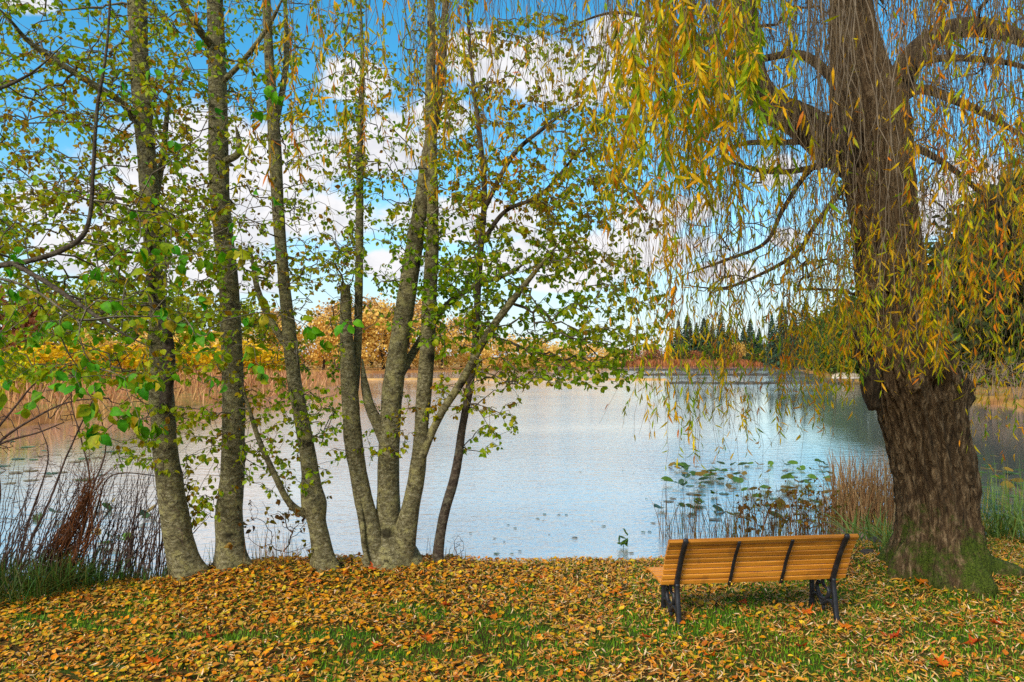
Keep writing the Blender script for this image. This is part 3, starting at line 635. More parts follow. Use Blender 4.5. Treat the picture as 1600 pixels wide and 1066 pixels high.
# ------------------------------------------------------------------ the weeping willow
gw = hit(1462, 885); YW = gw[1]
eW = empty('weeping_willow', gw, 'old weeping willow with furrowed mossy trunk and yellow hanging fronds beside the bench', 'tree')
def willow_trunk():
    rows = [(1462, 905, 160), (1462, 870, 140), (1464, 830, 132), (1462, 780, 130), (1456, 730, 134), (1448, 680, 134), (1440, 640, 138), (1434, 610, 144), (1426, 580, 140), (1412, 545, 132), (1404, 500, 122), (1392, 440, 116),
            (1384, 380, 114), (1379, 320, 112), (1372, 260, 116), (1360, 200, 122), (1348, 150, 108), (1340, 100, 88), (1334, 50, 76), (1330, 0, 68), (1326, -100, 66), (1318, -260, 46), (1310, -420, 26)]
    q = []
    for px, py, w in rows: q.append([*P(px, py, YW), w * .5 * YW / F * YW / math.hypot(P(px, py, YW)[0], YW)])
    q = spline(np.array(q), .018); b = q[0].copy(); b[2] -= .25; q = np.vstack([b, q])
    p, r = q[:, :3], q[:, 3]; seg = 220; a = np.linspace(0, 2 * np.pi, seg, endpoint=False)
    t = unit(np.gradient(p, axis=0))
    n = np.array([1., 0, 0]) - t * t[:, :1]; n = unit(n); bb = np.cross(t, n)   # n -> +x, bb -> +y : the angle a = -90 deg faces the viewer
    dirs = np.cos(a)[None, :, None] * n[:, None] + np.sin(a)[None, :, None] * bb[:, None]
    h = (p[:, 2] - gw[2])[:, None]; A = a[None]
    tw = A + .10 * h
    cx, cy = np.cos(tw) * 1.0, np.sin(tw) * 1.0
    c = np.stack([cx * 9, cy * 9, h * 1.7 + 0 * cx], -1)
    wob = .35 * fbm(np.stack([cx * 3, cy * 3, h * 2.2 + 0 * cx], -1), 61, 3)
    c2 = c + wob[..., None] * np.array([3, 3, 1.2])
    rid = 1 - np.abs(vnoise(c2, 62)) * 2
    rid2 = 1 - np.abs(vnoise(c2 * np.array([2.3, 2.3, 1.9]), 63)) * 2
    fine = fbm(c2 * np.array([3.5, 3.5, 6]), 64, 3)
    lump = vnoise(np.stack([cx * 1.6, cy * 1.6, h * 1.1 + 0 * cx], -1), 65)
    disp = .044 * rid + .024 * rid2 + .014 * fine + .05 * lump
    def bump(h0, a0, amp, sh, sa):
        da = np.angle(np.exp(1j * (A - a0)))
        return amp * np.exp(-((h - h0) / sh) ** 2 - (da / sa) ** 2)
    d = math.radians
    disp = disp + bump(.62, d(-97), .05, .07, .13)                                   # knot
    disp = disp - bump(.62, d(-97), .02, .025, .05)
    low = np.exp(-np.maximum(h, 0) / .22)
    disp = disp + low * (.03 + .15 * np.maximum(0, np.cos(2.5 * (A + .2))) ** 2) + bump(.0, d(-12), .5, .2, .2) + bump(.02, d(-78), .2, .2, .16) + bump(.0, d(-118), .16, .2, .14) + bump(.0, d(-165), .16, .2, .2) + bump(.2, d(-55), .10, .3, .2)
    burl = fbm(np.stack([cx * 5, cy * 5, h * 6 + 0 * cx], -1), 66, 4)
    bm_ = bump(2.48, d(185), .08, .26, .45) + bump(2.25, d(-118), .10, .2, .42) + bump(1.95, d(-2), .17, .2, .38) + bump(2.75, d(190), .10, .2, .4) + bump(2.2, d(-70), .07, .18, .3)
    disp = disp + bm_ * (1 + 1.3 * burl) - bump(2.12, d(-88), .17, .10, .26) 
    ring = p[:, None] + dirs * (r[:, None] * .90 + disp * np.clip(r[:, None] / .45, .3, 1))[..., None]
    K = len(p); i = np.arange(K - 1)[:, None] * seg; j = np.arange(seg)[None]; j2 = (j + 1) % seg
    mb = MB(); mb.add(ring.reshape(-1, 3), np.stack([i + j, i + j2, i + seg + j2, i + seg + j], -1).reshape(-1, 4))
    o = mb.build('trunk', M['willow_bark'], origin=gw); o.location = (0, 0, 0); o.parent = eW
    return p, r
wp, wr = willow_trunk()
GW = Grow()
ok = wp[:, 2] > 4.6; GW.skeleton(wp[ok][::8], wr[ok][::8], 0, .6)
def wl(rows, seg=14, pn='limb', pl=.0, rough=.08):
    mb = MB(); p, r = trunk_tube(mb, rows, seg, .05, rough, 0, int(rows[0][0]), 0, taper=pn == 'limb')
    o = mb.build(pn, M['willow_limb'], origin=gw); o.location = (0, 0, 0); o.parent = eW
    GW.skeleton(p[::3], r[::3], 0, pl)
y = YW
wl([(1335, 250, 70, y), (1300, 228, 66, y - .1), (1250, 190, 60, y - .2), (1205, 165, 54, y - .3), (1180, 125, 46, y - .4), (1168, 60, 40, y - .5), (1160, -20, 34, y - .6), (1140, -150, 26, y - .8), (1090, -300, 16, y - 1.0)], 20)
wl([(1375, 190, 60, y), (1405, 130, 52, y + .1), (1440, 75, 44, y + .1), (1495, 45, 38, y + .1), (1560, 48, 32, y), (1640, 80, 24, y - .2), (1720, 120, 14, y - .3)], 18)
wl([(1395, 160, 22, y), (1440, 140, 18, y - .2), (1500, 160, 15, y - .4), (1560, 190, 12, y - .5), (1640, 240, 8, y - .6)], 10)
wl([(1395, 130, 18, y), (1450, 95, 14, y - .3), (1520, 92, 12, y - .5), (1600, 105, 9, y - .6), (1660, 140, 6, y - .6)], 10)
wl([(1390, 220, 18, y), (1450, 240, 13, y + .3), (1520, 290, 10, y + .6), (1580, 360, 8, y + .8), (1640, 460, 5, y + 1)], 10)
wl([(1335, 240, 16, y), (1270, 262, 12, y + .2), (1200, 268, 9, y + .3), (1110, 245, 6, y + .4)], 8)
wl([(1320, 290, 12, y), (1275, 350, 9, y + .2), (1245, 395, 8, y + .3), (1190, 428, 6, y + .4), (1130, 450, 5, y + .4), (1060, 445, 4, y + .5)], 8)
wl([(1315, 230, 12, y), (1262, 270, 9, y + .3), (1222, 330, 8, y + .5), (1195, 380, 6, y + .6), (1130, 408, 5, y + .7), (1050, 436, 4, y + .8)], 8)
wl([(1310, 130, 18, y), (1250, 85, 14, y + .3), (1160, 92, 11, y + .5), (1060, 45, 8, y + .7), (960, 20, 6, y + .9), (860, 55, 5, y + 1)], 8)
wl([(1300, 215, 14, y - .1), (1240, 222, 10, y - .2), (1160, 225, 8, y - .3), (1110, 250, 5, y - .4)], 8)
wl([(1328, -60, 40, y), (1250, -200, 34, y - 1.2), (1150, -330, 28, y - 2.4), (1040, -520, 22, y - 3.6), (900, -640, 15, y - 4.2), (700, -700, 10, y - 4.2)], 14)
wl([(1322, -120, 40, y), (1420, -300, 30, y - 1.2), (1540, -480, 22, y - 2.4), (1700, -700, 14, y - 3.4)], 12)
wl([(1326, -100, 36, y), (1200, -220, 26, y - .2), (1000, -280, 20, y - .4), (800, -300, 14, y - 1.0), (600, -300, 9, y - 1.6), (430, -320, 6, y - 2)], 12)
# knobbly burrs at the side of the trunk
wl([(1376, 560, 30, y - .1), (1362, 575, 34, y - .2), (1358, 602, 30, y - .25), (1366, 640, 18, y - .25)], 16, 'burl', 9, .3)
wl([(1364, 515, 26, y), (1354, 528, 28, y - .15), (1354, 552, 20, y - .2)], 14, 'burl', 9, .3)

strands = []     # top point, bottom z, outward drift, leaves per metre, leafy start fraction, leaf size
def curtain(n, x0, x1, ptop, b0, b1, Y0, Y1, lpm, start, size=.095, skew=1.0, mat=0):
    for _ in range(n):
        px = R.uniform(x0, x1); Y = R.uniform(Y0, Y1); pb = b0 + (b1 - b0) * R.random() ** skew
        top = P(px, ptop + R.normal(0, 45), Y); zb = ZC - (pb - HY) * Y / F
        if top[2] - zb < .5: continue
        strands.append((top, zb, lpm, start, size))
curtain(60, 975, 1090, -170, 120, 330, 3.5, 4.8, 34, .3, .1)
curtain(44, 1060, 1200, -170, 90, 300, 3.6, 5.0, 32, .3, .1)
curtain(26, 1000, 1150, -170, 280, 420, 4.0, 5.2, 22, .45, .1)
curtain(95, 930, 1320, -120, 300, 600, 5.2, 8.0, 7, .55, .09)
curtain(50, 1030, 1150, -120, 520, 700, 5.4, 7.0, 20, .62, .085)
curtain(22, 1080, 1140, -100, 640, 730, 5.4, 7.0, 16, .72, .08)
curtain(46, 1195, 1310, -100, 540, 690, 5.6, 7.4, 20, .6, .085)
curtain(42, 1240, 1360, -60, 460, 620, 7.0, 9.6, 30, .62, .09)
curtain(80, 1120, 1440, -60, 140, 430, 6.6, 8.4, 2.0, .4, .09)
curtain(46, 1180, 1480, -60, 60, 300, 6.4, 8.3, 2.5, .4, .09)
curtain(46, 1395, 1510, -80, 400, 590, 6.2, 7.9, 26, .8, .1)
curtain(26, 1400, 1500, -80, 540, 600, 6.2, 7.6, 30, .8, .1)
curtain(88, 1480, 1650, -120, 330, 600, 5.2, 8.2, 22, .5, .1)
curtain(46, 1400, 1640, -150, 80, 330, 4.6, 7.0, 26, .3, .1)
curtain(24, 1545, 1640, -120, 620, 760, 6.0, 8.0, 13, .6, .09)
curtain(14, 1500, 1600, 450, 640, 700, 9.6, 10.6, 14, .3, .08)
curtain(30, 380, 560, -150, 60, 290, 4.4, 6.6, 20, .4, .09)
curtain(44, 540, 760, -150, 60, 280, 4.6, 7.0, 20, .4, .09)
curtain(18, 660, 720, -150, 180, 330, 5.0, 6.6, 24, .4, .09)
curtain(95, 760, 1000, -120, 40, 380, 6.0, 8.4, 7, .45, .085)
tops = np.array([s[0] for s in strands])
GW.grow(tops, bf=.12, step=.25, wig=.1, arch=.10)
fine = np.array([P(R.uniform(1060, 1640), R.uniform(-60, 470), np.clip(R.normal(8.8, .8), 6.5, 11)) for _ in range(900)])
GW.grow(fine, bf=.15, step=.22, wig=.16, arch=.12, maxd=2.2); GW.radii(.0034, .5, .55)
mbw = MB(); GW.tubes(lambda t: mbw)
mbs, mbf = MB(), MB()
LP, LD, LS, LC = [], [], [], []
for _ in range(46):      # long bare grey whips in front of the trunk
    Yb = R.uniform(5.0, 7.4); tp = P(R.uniform(1120, 1480), R.normal(-90, 40), Yb); strands.append((tp, ZC - (R.uniform(220, 560) - HY) * Yb / F, 1.2, .5, .1))
for si, (top, zb, lpm, start, size) in enumerate(strands):
    lpm = lpm * R.gamma(1.4, 1 / 1.4); ns_ = len(strands); whip = si >= ns_ - 46
    Ln = top[2] - zb; k = max(5, int(Ln / .16)); u = np.linspace(0, 1, k)[:, None]
    dx = R.normal(0, .3); dy = R.normal(0, .25); am = R.uniform(.02, .16); w1, w2 = R.uniform(0, 6, 2)
    q = np.array(top) + np.hstack([dx * np.sqrt(u) * .8 + am * np.sin(u * Ln * 2.0 + w1) * u, dy * np.sqrt(u) * .8 + am * np.sin(u * Ln * 1.6 + w2) * u, -Ln * u + .0 * u])
    q[1:-1] += R.normal(0, .014, (k - 2, 3))
    tube(mbs, q, np.linspace(.0052, .002, k) if whip else np.linspace(.0033, .0012, k), 5 if whip else 3, R.random(), cap=False, mat=1 if whip else 0)
    # short side twigs
    for _ in range(int(Ln * 1.2)):
        i = R.integers(1, k - 1); d = np.array([np.clip(R.normal(0, .16), -.24, .24), np.clip(R.normal(0, .16), -.24, .24), -R.uniform(.25, .65)])
        tt = q[i] + d * np.array([[0], [.35], [1.0]]) * np.array([1, 1, 1]) + np.array([[0, 0, 0], [.03, .02, .03], [0, 0, 0]])
        tube(mbs, tt, np.array([.0016, .0014, .0008]), 3, R.random(), cap=False)
        n = R.poisson(lpm * .15) if i / k > start * .8 else 0
        if n:
            f = R.random((n, 1)); LP.append(tt[0] + (tt[2] - tt[0]) * f); LD.append(np.tile(d / np.linalg.norm(d), (n, 1))); LS.append(np.full(n, size)); LC.append(np.full(n, R.normal(0, .18)))
    n = R.poisson(lpm * Ln * (1 - start) * .72)
    if n:
        f = start + (1 - start) * R.random(n) ** .75; x = f * (k - 1); i = np.minimum(x.astype(int), k - 2); f2 = (x - i)[:, None]
        LP.append(q[i] * (1 - f2) + q[i + 1] * f2); LD.append(np.tile([0, 0, -1.], (n, 1))); LS.append(np.full(n, size)); LC.append(np.full(n, R.normal(0, .18)))
LP, LD, LS, LC = np.concatenate(LP), np.concatenate(LD), np.concatenate(LS), np.concatenate(LC)
n = len(LP); D = LD * .8 + R.normal(0, .3, (n, 3)); N = R.normal(0, 1, (n, 3)) + np.array([0, -.7, .2])
cl = np.clip(.46 + LC + .7 * fbm(LP * 1.3, 71, 3) + R.normal(0, .2, n), 0, 1)
for k, tm in enumerate((tmpl_narrow(.12, .075), tmpl_narrow(.3, .08, .12), tmpl_narrow(-.2, .075, -.12))):
    m = np.arange(n) % 3 == k
    scatter(mbf, tm, LP[m], D[m], N[m], LS[m] * R.uniform(.6, 1.25, m.sum()), cl[m])
mbs.m = [np.where(m == 1, 3, 1).astype(np.int32) for m in mbs.m]; mbf.join(mbs, None); mbf.join(mbw, 2)
o = mbf.build('crown', [M['willow_leaf'], M['willow_twig'], M['willow_limb'], M['grey_twig']], origin=gw); o.location = (0, 0, 0); o.parent = eW
print('willow leaves', n, 'alder targets', len(T), 'strands', len(strands))
# ------------------------------------------------------------------ the bench
def woodmat():
    m, nt, out = newmat('varnished_wood'); L = nt.links.new
    tc = node(nt, 'ShaderNodeTexCoord'); mp = node(nt, 'ShaderNodeMapping'); mp.inputs['Scale'].default_value = (1.6, 30, 34); L(tc.outputs['Object'], mp.inputs['Vector'])
    n1 = node(nt, 'ShaderNodeTexNoise', Scale=1.0, Detail=6.0, Roughness=.6); n1.inputs['Distortion'].default_value = .8; L(mp.outputs[0], n1.inputs['Vector'])
    at = node(nt, 'ShaderNodeAttribute', attribute_name='rnd')
    r1 = ramp(nt, [(.26, C(150, 86, 26)), (.5, C(204, 130, 36)), (.72, C(226, 156, 58))], n1.outputs['Fac'])
    mr = node(nt, 'ShaderNodeMapRange'); L(at.outputs['Fac'], mr.inputs[0]); mr.inputs[3].default_value = .66; mr.inputs[4].default_value = 1.12
    mx = node(nt, 'ShaderNodeMix', data_type='RGBA', blend_type='MULTIPLY'); mx.inputs[0].default_value = 1; L(r1.outputs[0], mx.inputs[6]); L(mr.outputs[0], mx.inputs[7])
    n2 = node(nt, 'ShaderNodeTexNoise', Scale=7.0, Detail=4.0); L(tc.outputs['Object'], n2.inputs['Vector'])
    r2 = ramp(nt, [(.58, (0, 0, 0, 1)), (.72, (.55,) * 3 + (1,))], n2.outputs['Fac'])
    m2 = node(nt, 'ShaderNodeMix', data_type='RGBA'); L(r2.outputs[0], m2.inputs[0]); L(mx.outputs[2], m2.inputs[6]); m2.inputs[7].default_value = C(132, 84, 36)
    pr = node(nt, 'ShaderNodeBsdfPrincipled', Roughness=.45); pr.inputs['Specular IOR Level'].default_value = .35; L(m2.outputs[2], pr.inputs['Base Color'])
    bp = node(nt, 'ShaderNodeBump', Strength=.25, Distance=.003); L(n1.outputs['Fac'], bp.inputs['Height']); L(bp.outputs[0], pr.inputs['Normal'])
    L(pr.outputs[0], out.inputs[0]); return m
M['wood'] = woodmat()
M['iron'] = plain('cast_iron', [C(14, 15, 18), C(26, 27, 31), C(44, 45, 50)], 14, .5, .5, .3)
M['brass'] = plain('brass_screw', [C(190, 150, 80), C(214, 180, 110)], 20, .35, .5, 0, metallic=.6)
def slat(mb, x0, x1, c, ty, tz, ang, rnd, bow=0.0):
    """A bevelled board along x: c = (y, z) of its centre, ty thickness, tz width, ang tilts it about x."""
    b = .0075; pr = [(-ty / 2, -tz / 2 + b), (-ty / 2, tz / 2 - b), (-ty / 2 + b, tz / 2), (ty / 2 - b, tz / 2), (ty / 2, tz / 2 - b), (ty / 2, -tz / 2 + b), (ty / 2 - b, -tz / 2), (-ty / 2 + b, -tz / 2)]
    ca, sa = math.cos(ang), math.sin(ang); v = []
    xs = np.linspace(x0, x1, 7)
    for x in xs:
        for (u, w) in pr: v.append((x, c[0] + u * ca - w * sa, c[1] + u * sa + w * ca + bow * math.sin(3 * x + rnd * 6)))
    k = len(pr); f = []
    for i in range(len(xs) - 1):
        for j in range(k): f.append((i * k + j, (i + 1) * k + j, (i + 1) * k + (j + 1) % k, i * k + (j + 1) % k))
    mb.add(v, f, rnd)
    for base, rev in ((0, 0), ((len(xs) - 1) * k, 1)):
        q = [mb.n - len(v) + base + j for j in range(k)]
        mb.f.append(np.array([q if not rev else q[::-1]])); mb.r.append(np.array([rnd])); mb.m.append(np.array([0], np.int32))
def flatbar(mb, x, pts, wid, thick):
    """A bar of rectangular section swept along a profile in the y-z plane at position x."""
    q = spline(np.array([(a, b) + (0,) for a, b in pts], float), .015)[:, :2]
    w = np.interp(np.linspace(0, 1, len(q)), np.linspace(0, 1, len(wid)), wid) if hasattr(wid, '__len__') else np.full(len(q), wid)
    t = unit(np.gradient(q, axis=0)); n = np.stack([-t[:, 1], t[:, 0]], -1)
    c = thick * .25
    prof = [(-thick / 2, -.5 + .2), (-thick / 2 + c, -.5), (thick / 2 - c, -.5), (thick / 2, -.5 + .2), (thick / 2, .5 - .2), (thick / 2 - c, .5), (-thick / 2 + c, .5), (-thick / 2, .5 - .2)]
    v = []
    for i in range(len(q)):
        for (u, s_) in prof: v.append((x + u, q[i, 0] + n[i, 0] * w[i] * s_, q[i, 1] + n[i, 1] * w[i] * s_))
    k = 8; K = len(q); f = [(i * k + j, i * k + (j + 1) % k, (i + 1) * k + (j + 1) % k, (i + 1) * k + j) for i in range(K - 1) for j in range(k)]
    mb.add(v, f); b0 = mb.n - len(v)
    for q_ in ([b0 + j for j in range(k)][::-1], [b0 + (K - 1) * k + j for j in range(k)]):
        mb.f.append(np.array([q_])); mb.r.append(np.array([.5])); mb.m.append(np.array([0], np.int32))
def build_bench():
    a, b = hit(1050, 979), hit(1307, 968)
    ang = math.radians(6.8)
    mid = (a + b) / 2
    e = empty('park_bench', (mid[0] + .025, mid[1], mid[2] - .01), 'orange varnished slatted bench with black cast iron legs, facing the lake under the willow', 'bench', rz=ang)
    Lh = .932; fx = .79
    # profile of the back (y forward is away from the viewer), leaning towards the viewer at the top
    bk = spline(np.array([(.075, .375, 0), (.045, .45, 0), (.0, .58, 0), (-.06, .70, 0), (-.135, .82, 0), (-.165, .86, 0)]), .004)[:, :2]
    s = np.concatenate([[0], np.cumsum(np.linalg.norm(np.diff(bk, axis=0), axis=1))])
    def at(u):
        x = u * s[-1]; p = np.array([np.interp(x, s, bk[:, 0]), np.interp(x, s, bk[:, 1])])
        p2 = np.array([np.interp(min(x + .01, s[-1]), s, bk[:, 0]), np.interp(min(x + .01, s[-1]), s, bk[:, 1])]); p1 = np.array([np.interp(max(x - .01, 0), s, bk[:, 0]), np.interp(max(x - .01, 0), s, bk[:, 1])])
        d = unit(p2 - p1); return p, d
    mb = MB(); nb = 9; wdt = s[-1] / nb
    for i in range(nb):
        p, d = at((i + .5) / nb); an = math.atan2(-d[0], d[1])
        sh = (R.random() - .5) * .006
        slat(mb, -Lh + sh, Lh + sh, p + np.array([.014, .004]), .024 if i < nb - 1 else .042, wdt - .007, an, float(R.uniform(.25, 1) if i < nb - 1 else .0), .0012)
    back = mb.build('backrest', M['wood'], e, smooth=False)
    ms = MB(); seat = [(.125, .392, -.10), (.185, .397, -.06), (.245, .402, -.05), (.305, .409, -.08), (.365, .414, -.10), (.425, .417, -.02), (.485, .415, .1), (.545, .403, .35), (.582, .375, .95)]
    for (yy, zz, an) in seat: slat(ms, -Lh, Lh, (yy, zz), .053, .024, an * -1.0, float(R.uniform(.5, 1)), .0012)
    ms.build('seat', M['wood'], e, smooth=False)
    for sx in (-1, 1):
        x = sx * fx; mf = MB()
        flatbar(mf, x, [(.06, .36), (.04, .43), (-.022, .57), (-.083, .69), (-.158, .81), (-.19, .86), (-.182, .878)], [.05, .045, .04, .036, .034, .04, .03], .046)     # upright
        flatbar(mf, x, [(.04, .365), (.15, .372), (.28, .380), (.40, .392), (.50, .385)], [.05, .03, .028, .028, .024], .042)                                     # seat bearer
        fr = mf.build('end_frame', M['iron'], e)
        ml = MB(); flatbar(ml, x, [(.052, .40), (.05, .33), (.02, .2), (.0, .09), (-.02, -.02)], [.065, .055, .045, .04, .052], .046); ml.build('rear_leg', M['iron'], fr)
        ml = MB(); flatbar(ml, x, [(.44, .385), (.448, .28), (.44, .15), (.45, .05), (.475, -.02)], [.05, .045, .04, .042, .052], .046); ml.build('front_leg', M['iron'], fr)
        mc = MB()
        flatbar(mc, x, [(.005, .07), (.05, .14), (.12, .155), (.19, .115), (.23, .085), (.27, .115), (.34, .155), (.41, .13), (.45, .06)], .034, .036)
        flatbar(mc, x, [(.145, .285), (.125, .235), (.15, .18), (.2, .145), (.24, .14), (.29, .15), (.33, .19), (.345, .245), (.32, .285), (.29, .275)], [.024, .034, .038, .038, .034, .038, .038, .034, .024], .036)
        flatbar(mc, x, [(.235, .375), (.235, .31), (.215, .27), (.18, .265)], [.034, .03, .024, .018], .03)
        flatbar(mc, x, [(.232, .14), (.23, .1), (.225, .045), (.23, .03)], [.03, .034, .036, .02], .03)
        mc.build('scroll', M['iron'], fr)
    for x in (-.262, .262):
        mt = MB(); flatbar(mt, x, [(.074, .36), (.05, .41), (.008, .50), (-.028, .59), (-.083, .695), (-.15, .805), (-.168, .838)], .012, .032); st = mt.build('strap', M['iron'], e)
        for i in range(nb):
            p, d = at((i + .5) / nb); nrm = np.array([-d[1], d[0]]); c = p + nrm * (.0145 if i < nb - 1 else .016); q = MB()
            n3 = np.array([0, nrm[0], nrm[1]]); c3 = np.array([x, c[0], c[1]])
            tube(q, [c3 - n3 * .006, c3 + n3 * .002, c3 + n3 * .004], [.0075, .0075, .004], 8); q.build('screw', M['brass'], st)
build_bench()

# ------------------------------------------------------------------ plants along the bank
def blades(mb, cx, cy, rad, n, h0, h1, lean, w, z0=None, curl=.5, hspread=0.0, mid=False):
    a = R.uniform(0, 2 * np.pi, n); q = np.sqrt(R.random(n)) * rad
    x = cx + q * np.cos(a); y = cy + q * np.sin(a)
    z = height(x, y) - .02 if z0 is None else np.full(n, z0)
    z = np.maximum(z, WATER - .1)
    b = R.uniform(0, 2 * np.pi, n); l = np.abs(R.normal(0, lean, n))
    for i in range(n):
        H = R.uniform(h0, h1); u = np.linspace(0, 1, 6); d = np.array([math.cos(b[i]), math.sin(b[i])])
        out = l[i] * H * (u + curl * u ** 3); zz = H * (u - .35 * l[i] * curl * 2 * u ** 3)
        c = np.stack([x[i] + d[0] * out, y[i] + d[1] * out, z[i] + zz], -1)
        s = np.array([-d[1], d[0], 0]) if R.random() < .5 else unit(np.array([1, R.normal(0, .5), 0]))
        ww = (w * R.uniform(.7, 1.2) * np.array([.8, 1, 1, .85, .55, .06]))[:, None]
        v = np.concatenate([c - s * ww, c + s * ww]); f = [[k, k + 6, k + 7, k + 1] for k in range(5)]
        mb.add(v, f, float(R.random()))
def clump(name, px, py, label, cat, mat, group=None, on_water=False, **k):
    g = wat(px, py) if on_water else hit(px, py)
    mb = MB(); blades(mb, g[0], g[1], **k)
    o = mb.build(name, mat, origin=g); return tag(o, label, cat, group)
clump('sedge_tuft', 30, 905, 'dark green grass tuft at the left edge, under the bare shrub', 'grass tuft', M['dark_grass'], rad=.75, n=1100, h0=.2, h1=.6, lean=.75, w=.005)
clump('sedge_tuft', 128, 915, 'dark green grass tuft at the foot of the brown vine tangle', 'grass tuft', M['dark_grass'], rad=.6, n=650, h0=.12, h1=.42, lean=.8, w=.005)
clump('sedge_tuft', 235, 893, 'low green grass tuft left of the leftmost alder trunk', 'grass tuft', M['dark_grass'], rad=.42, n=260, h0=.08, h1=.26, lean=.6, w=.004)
clump('iris_clump', 1365, 838, 'long arching green leaf clump between the bench and the willow', 'plant', M['iris'], rad=.40, n=110, h0=.3, h1=.62, lean=.9, w=.011)
clump('iris_clump', 1395, 862, 'short green leaf clump against the left foot of the willow', 'plant', M['iris'], rad=.25, n=60, h0=.2, h1=.5, lean=.7, w=.010)
clump('iris_clump', 1548, 842, 'green arching leaf clump just right of the willow trunk', 'plant', M['iris'], rad=.35, n=130, h0=.3, h1=.8, lean=.6, w=.011)
clump('iris_clump', 1620, 848, 'green leaf clump at the right edge behind the willow root', 'plant', M['iris'], rad=.45, n=150, h0=.3, h1=.95, lean=.45, w=.010)
clump('cattail_clump', 1350, 822, 'tall tan cattail clump right of the lily pads, beside the willow', 'reeds', M['reed'], on_water=True, rad=.55, n=560, h0=.6, h1=1.6, lean=.2, w=.008)
clump('cattail_clump', 1310, 815, 'short brown cattail clump behind the right end of the bench', 'reeds', M['reed'], on_water=True, rad=.35, n=90, h0=.3, h1=.8, lean=.35, w=.006)
clump('cattail_clump', 1545, 800, 'sparse upright yellow green reeds right of the willow trunk', 'reeds', M['iris'], on_water=True, rad=.6, n=60, h0=.6, h1=1.3, lean=.1, w=.006)
for px, py, n, h, lab in ((1062, 838, 30, 1.0, 'sparse green reeds left of the bench top'), (1105, 842, 34, 1.0, 'thin green reeds behind the left part of the bench'), (1165, 845, 64, 1.15, 'dead brown stalks behind the first bench strap'),
                          (1225, 840, 74, 1.15, 'dead brown stalks behind the middle of the bench'), (1278, 838, 80, 1.1, 'dead brown stalks behind the second bench strap')):
    clump('reed_stalks', px, py, lab, 'reeds', M['dark_reed'], on_water=True, rad=.36, n=int(n * 1.9), h0=.2, h1=h * 1.1, lean=.22, w=.0045)
for px, py, n, h, lab in ((415, 884, 60, .7, 'thin dry grass stalks right of the straight alder'), (450, 880, 50, .5, 'dry stalks under the low alder side shoot'), (330, 884, 26, .5, 'few green blades between the two left alders'), (700, 876, 24, .35, 'tiny dry stems right of the thin alder stem')):
    clump('dry_stalks', px, py, lab, 'grass tuft', M['dark_reed'] if px != 330 else M['iris'], rad=.3, n=n, h0=.15, h1=h, lean=.25, w=.003)

# brown twiggy weeds behind the bench
def twiggy(name, px, py, n, hx, hz, label, cat, mat, leaf=None, on_water=True, r0=.0022, nbase=3, water_z=True):
    g = wat(px, py) if on_water else hit(px, py)
    gr = Grow(12000); base = g + np.stack([R.uniform(-hx * .12, hx * .12, nbase), R.uniform(-.03, .03, nbase), np.zeros(nbase)], -1)
    for b in base: gr.skeleton(np.array([b + np.array([0, 0, k]) for k in np.linspace(-.1, .12, 4)]), .02, 0)
    t = g + np.stack([R.uniform(-hx, hx, n), R.normal(0, .25, n), hz * (.15 + .85 * R.random(n) ** .8)], -1)
    gr.grow(t, bf=.3, step=.1, wig=.12, arch=0.0); gr.radii(r0, .42, .9)
    mb = MB(); gr.tubes(lambda _: mb, 4)
    e = empty(name, g, label, cat)
    o = mb.build('stems', mat, origin=g); o.location = (0, 0, 0); o.parent = e
    if leaf:
        q = np.repeat(t, 2, 0)[: int(n * 1.4)] + R.normal(0, .02, (int(n * 1.4), 3)); m2 = MB()
        scatter(m2, tmpl_broad(.4, .15), q, R.normal(0, 1, q.shape) - np.array([0, 0, .8]), R.normal(0, 1, q.shape), R.uniform(.04, .09, len(q)), R.random(len(q)))
        o = m2.build('leaves', leaf, origin=g); o.location = (0, 0, 0); o.parent = e
    return e
M['weed_leaf'] = leafmat('weed_leaf', [C(120, 84, 40), C(96, 100, 40), C(140, 96, 50), C(84, 60, 36)], .2)
twiggy('marsh_weed', 1190, 842, 95, .4, .8, 'brown branching weed rising behind the bench between its straps', 'plant', M['dark_bark'], M['weed_leaf'])
twiggy('marsh_weed', 1262, 838, 110, .42, .85, 'rusty branching weed behind the right third of the bench', 'plant', M['vine'], M['weed_leaf'])
twiggy('waterside_twigs', 440, 878, 60, .45, .75, 'bare twiggy weed between the straight alder and the slim alder', 'plant', M['shrub_twig'], M['weed_leaf'], on_water=False)
twiggy('waterside_twigs', 710, 872, 24, .16, .42, 'tiny bare weed right of the thin alder stem', 'plant', M['shrub_twig'], None, on_water=False, r0=.0016)

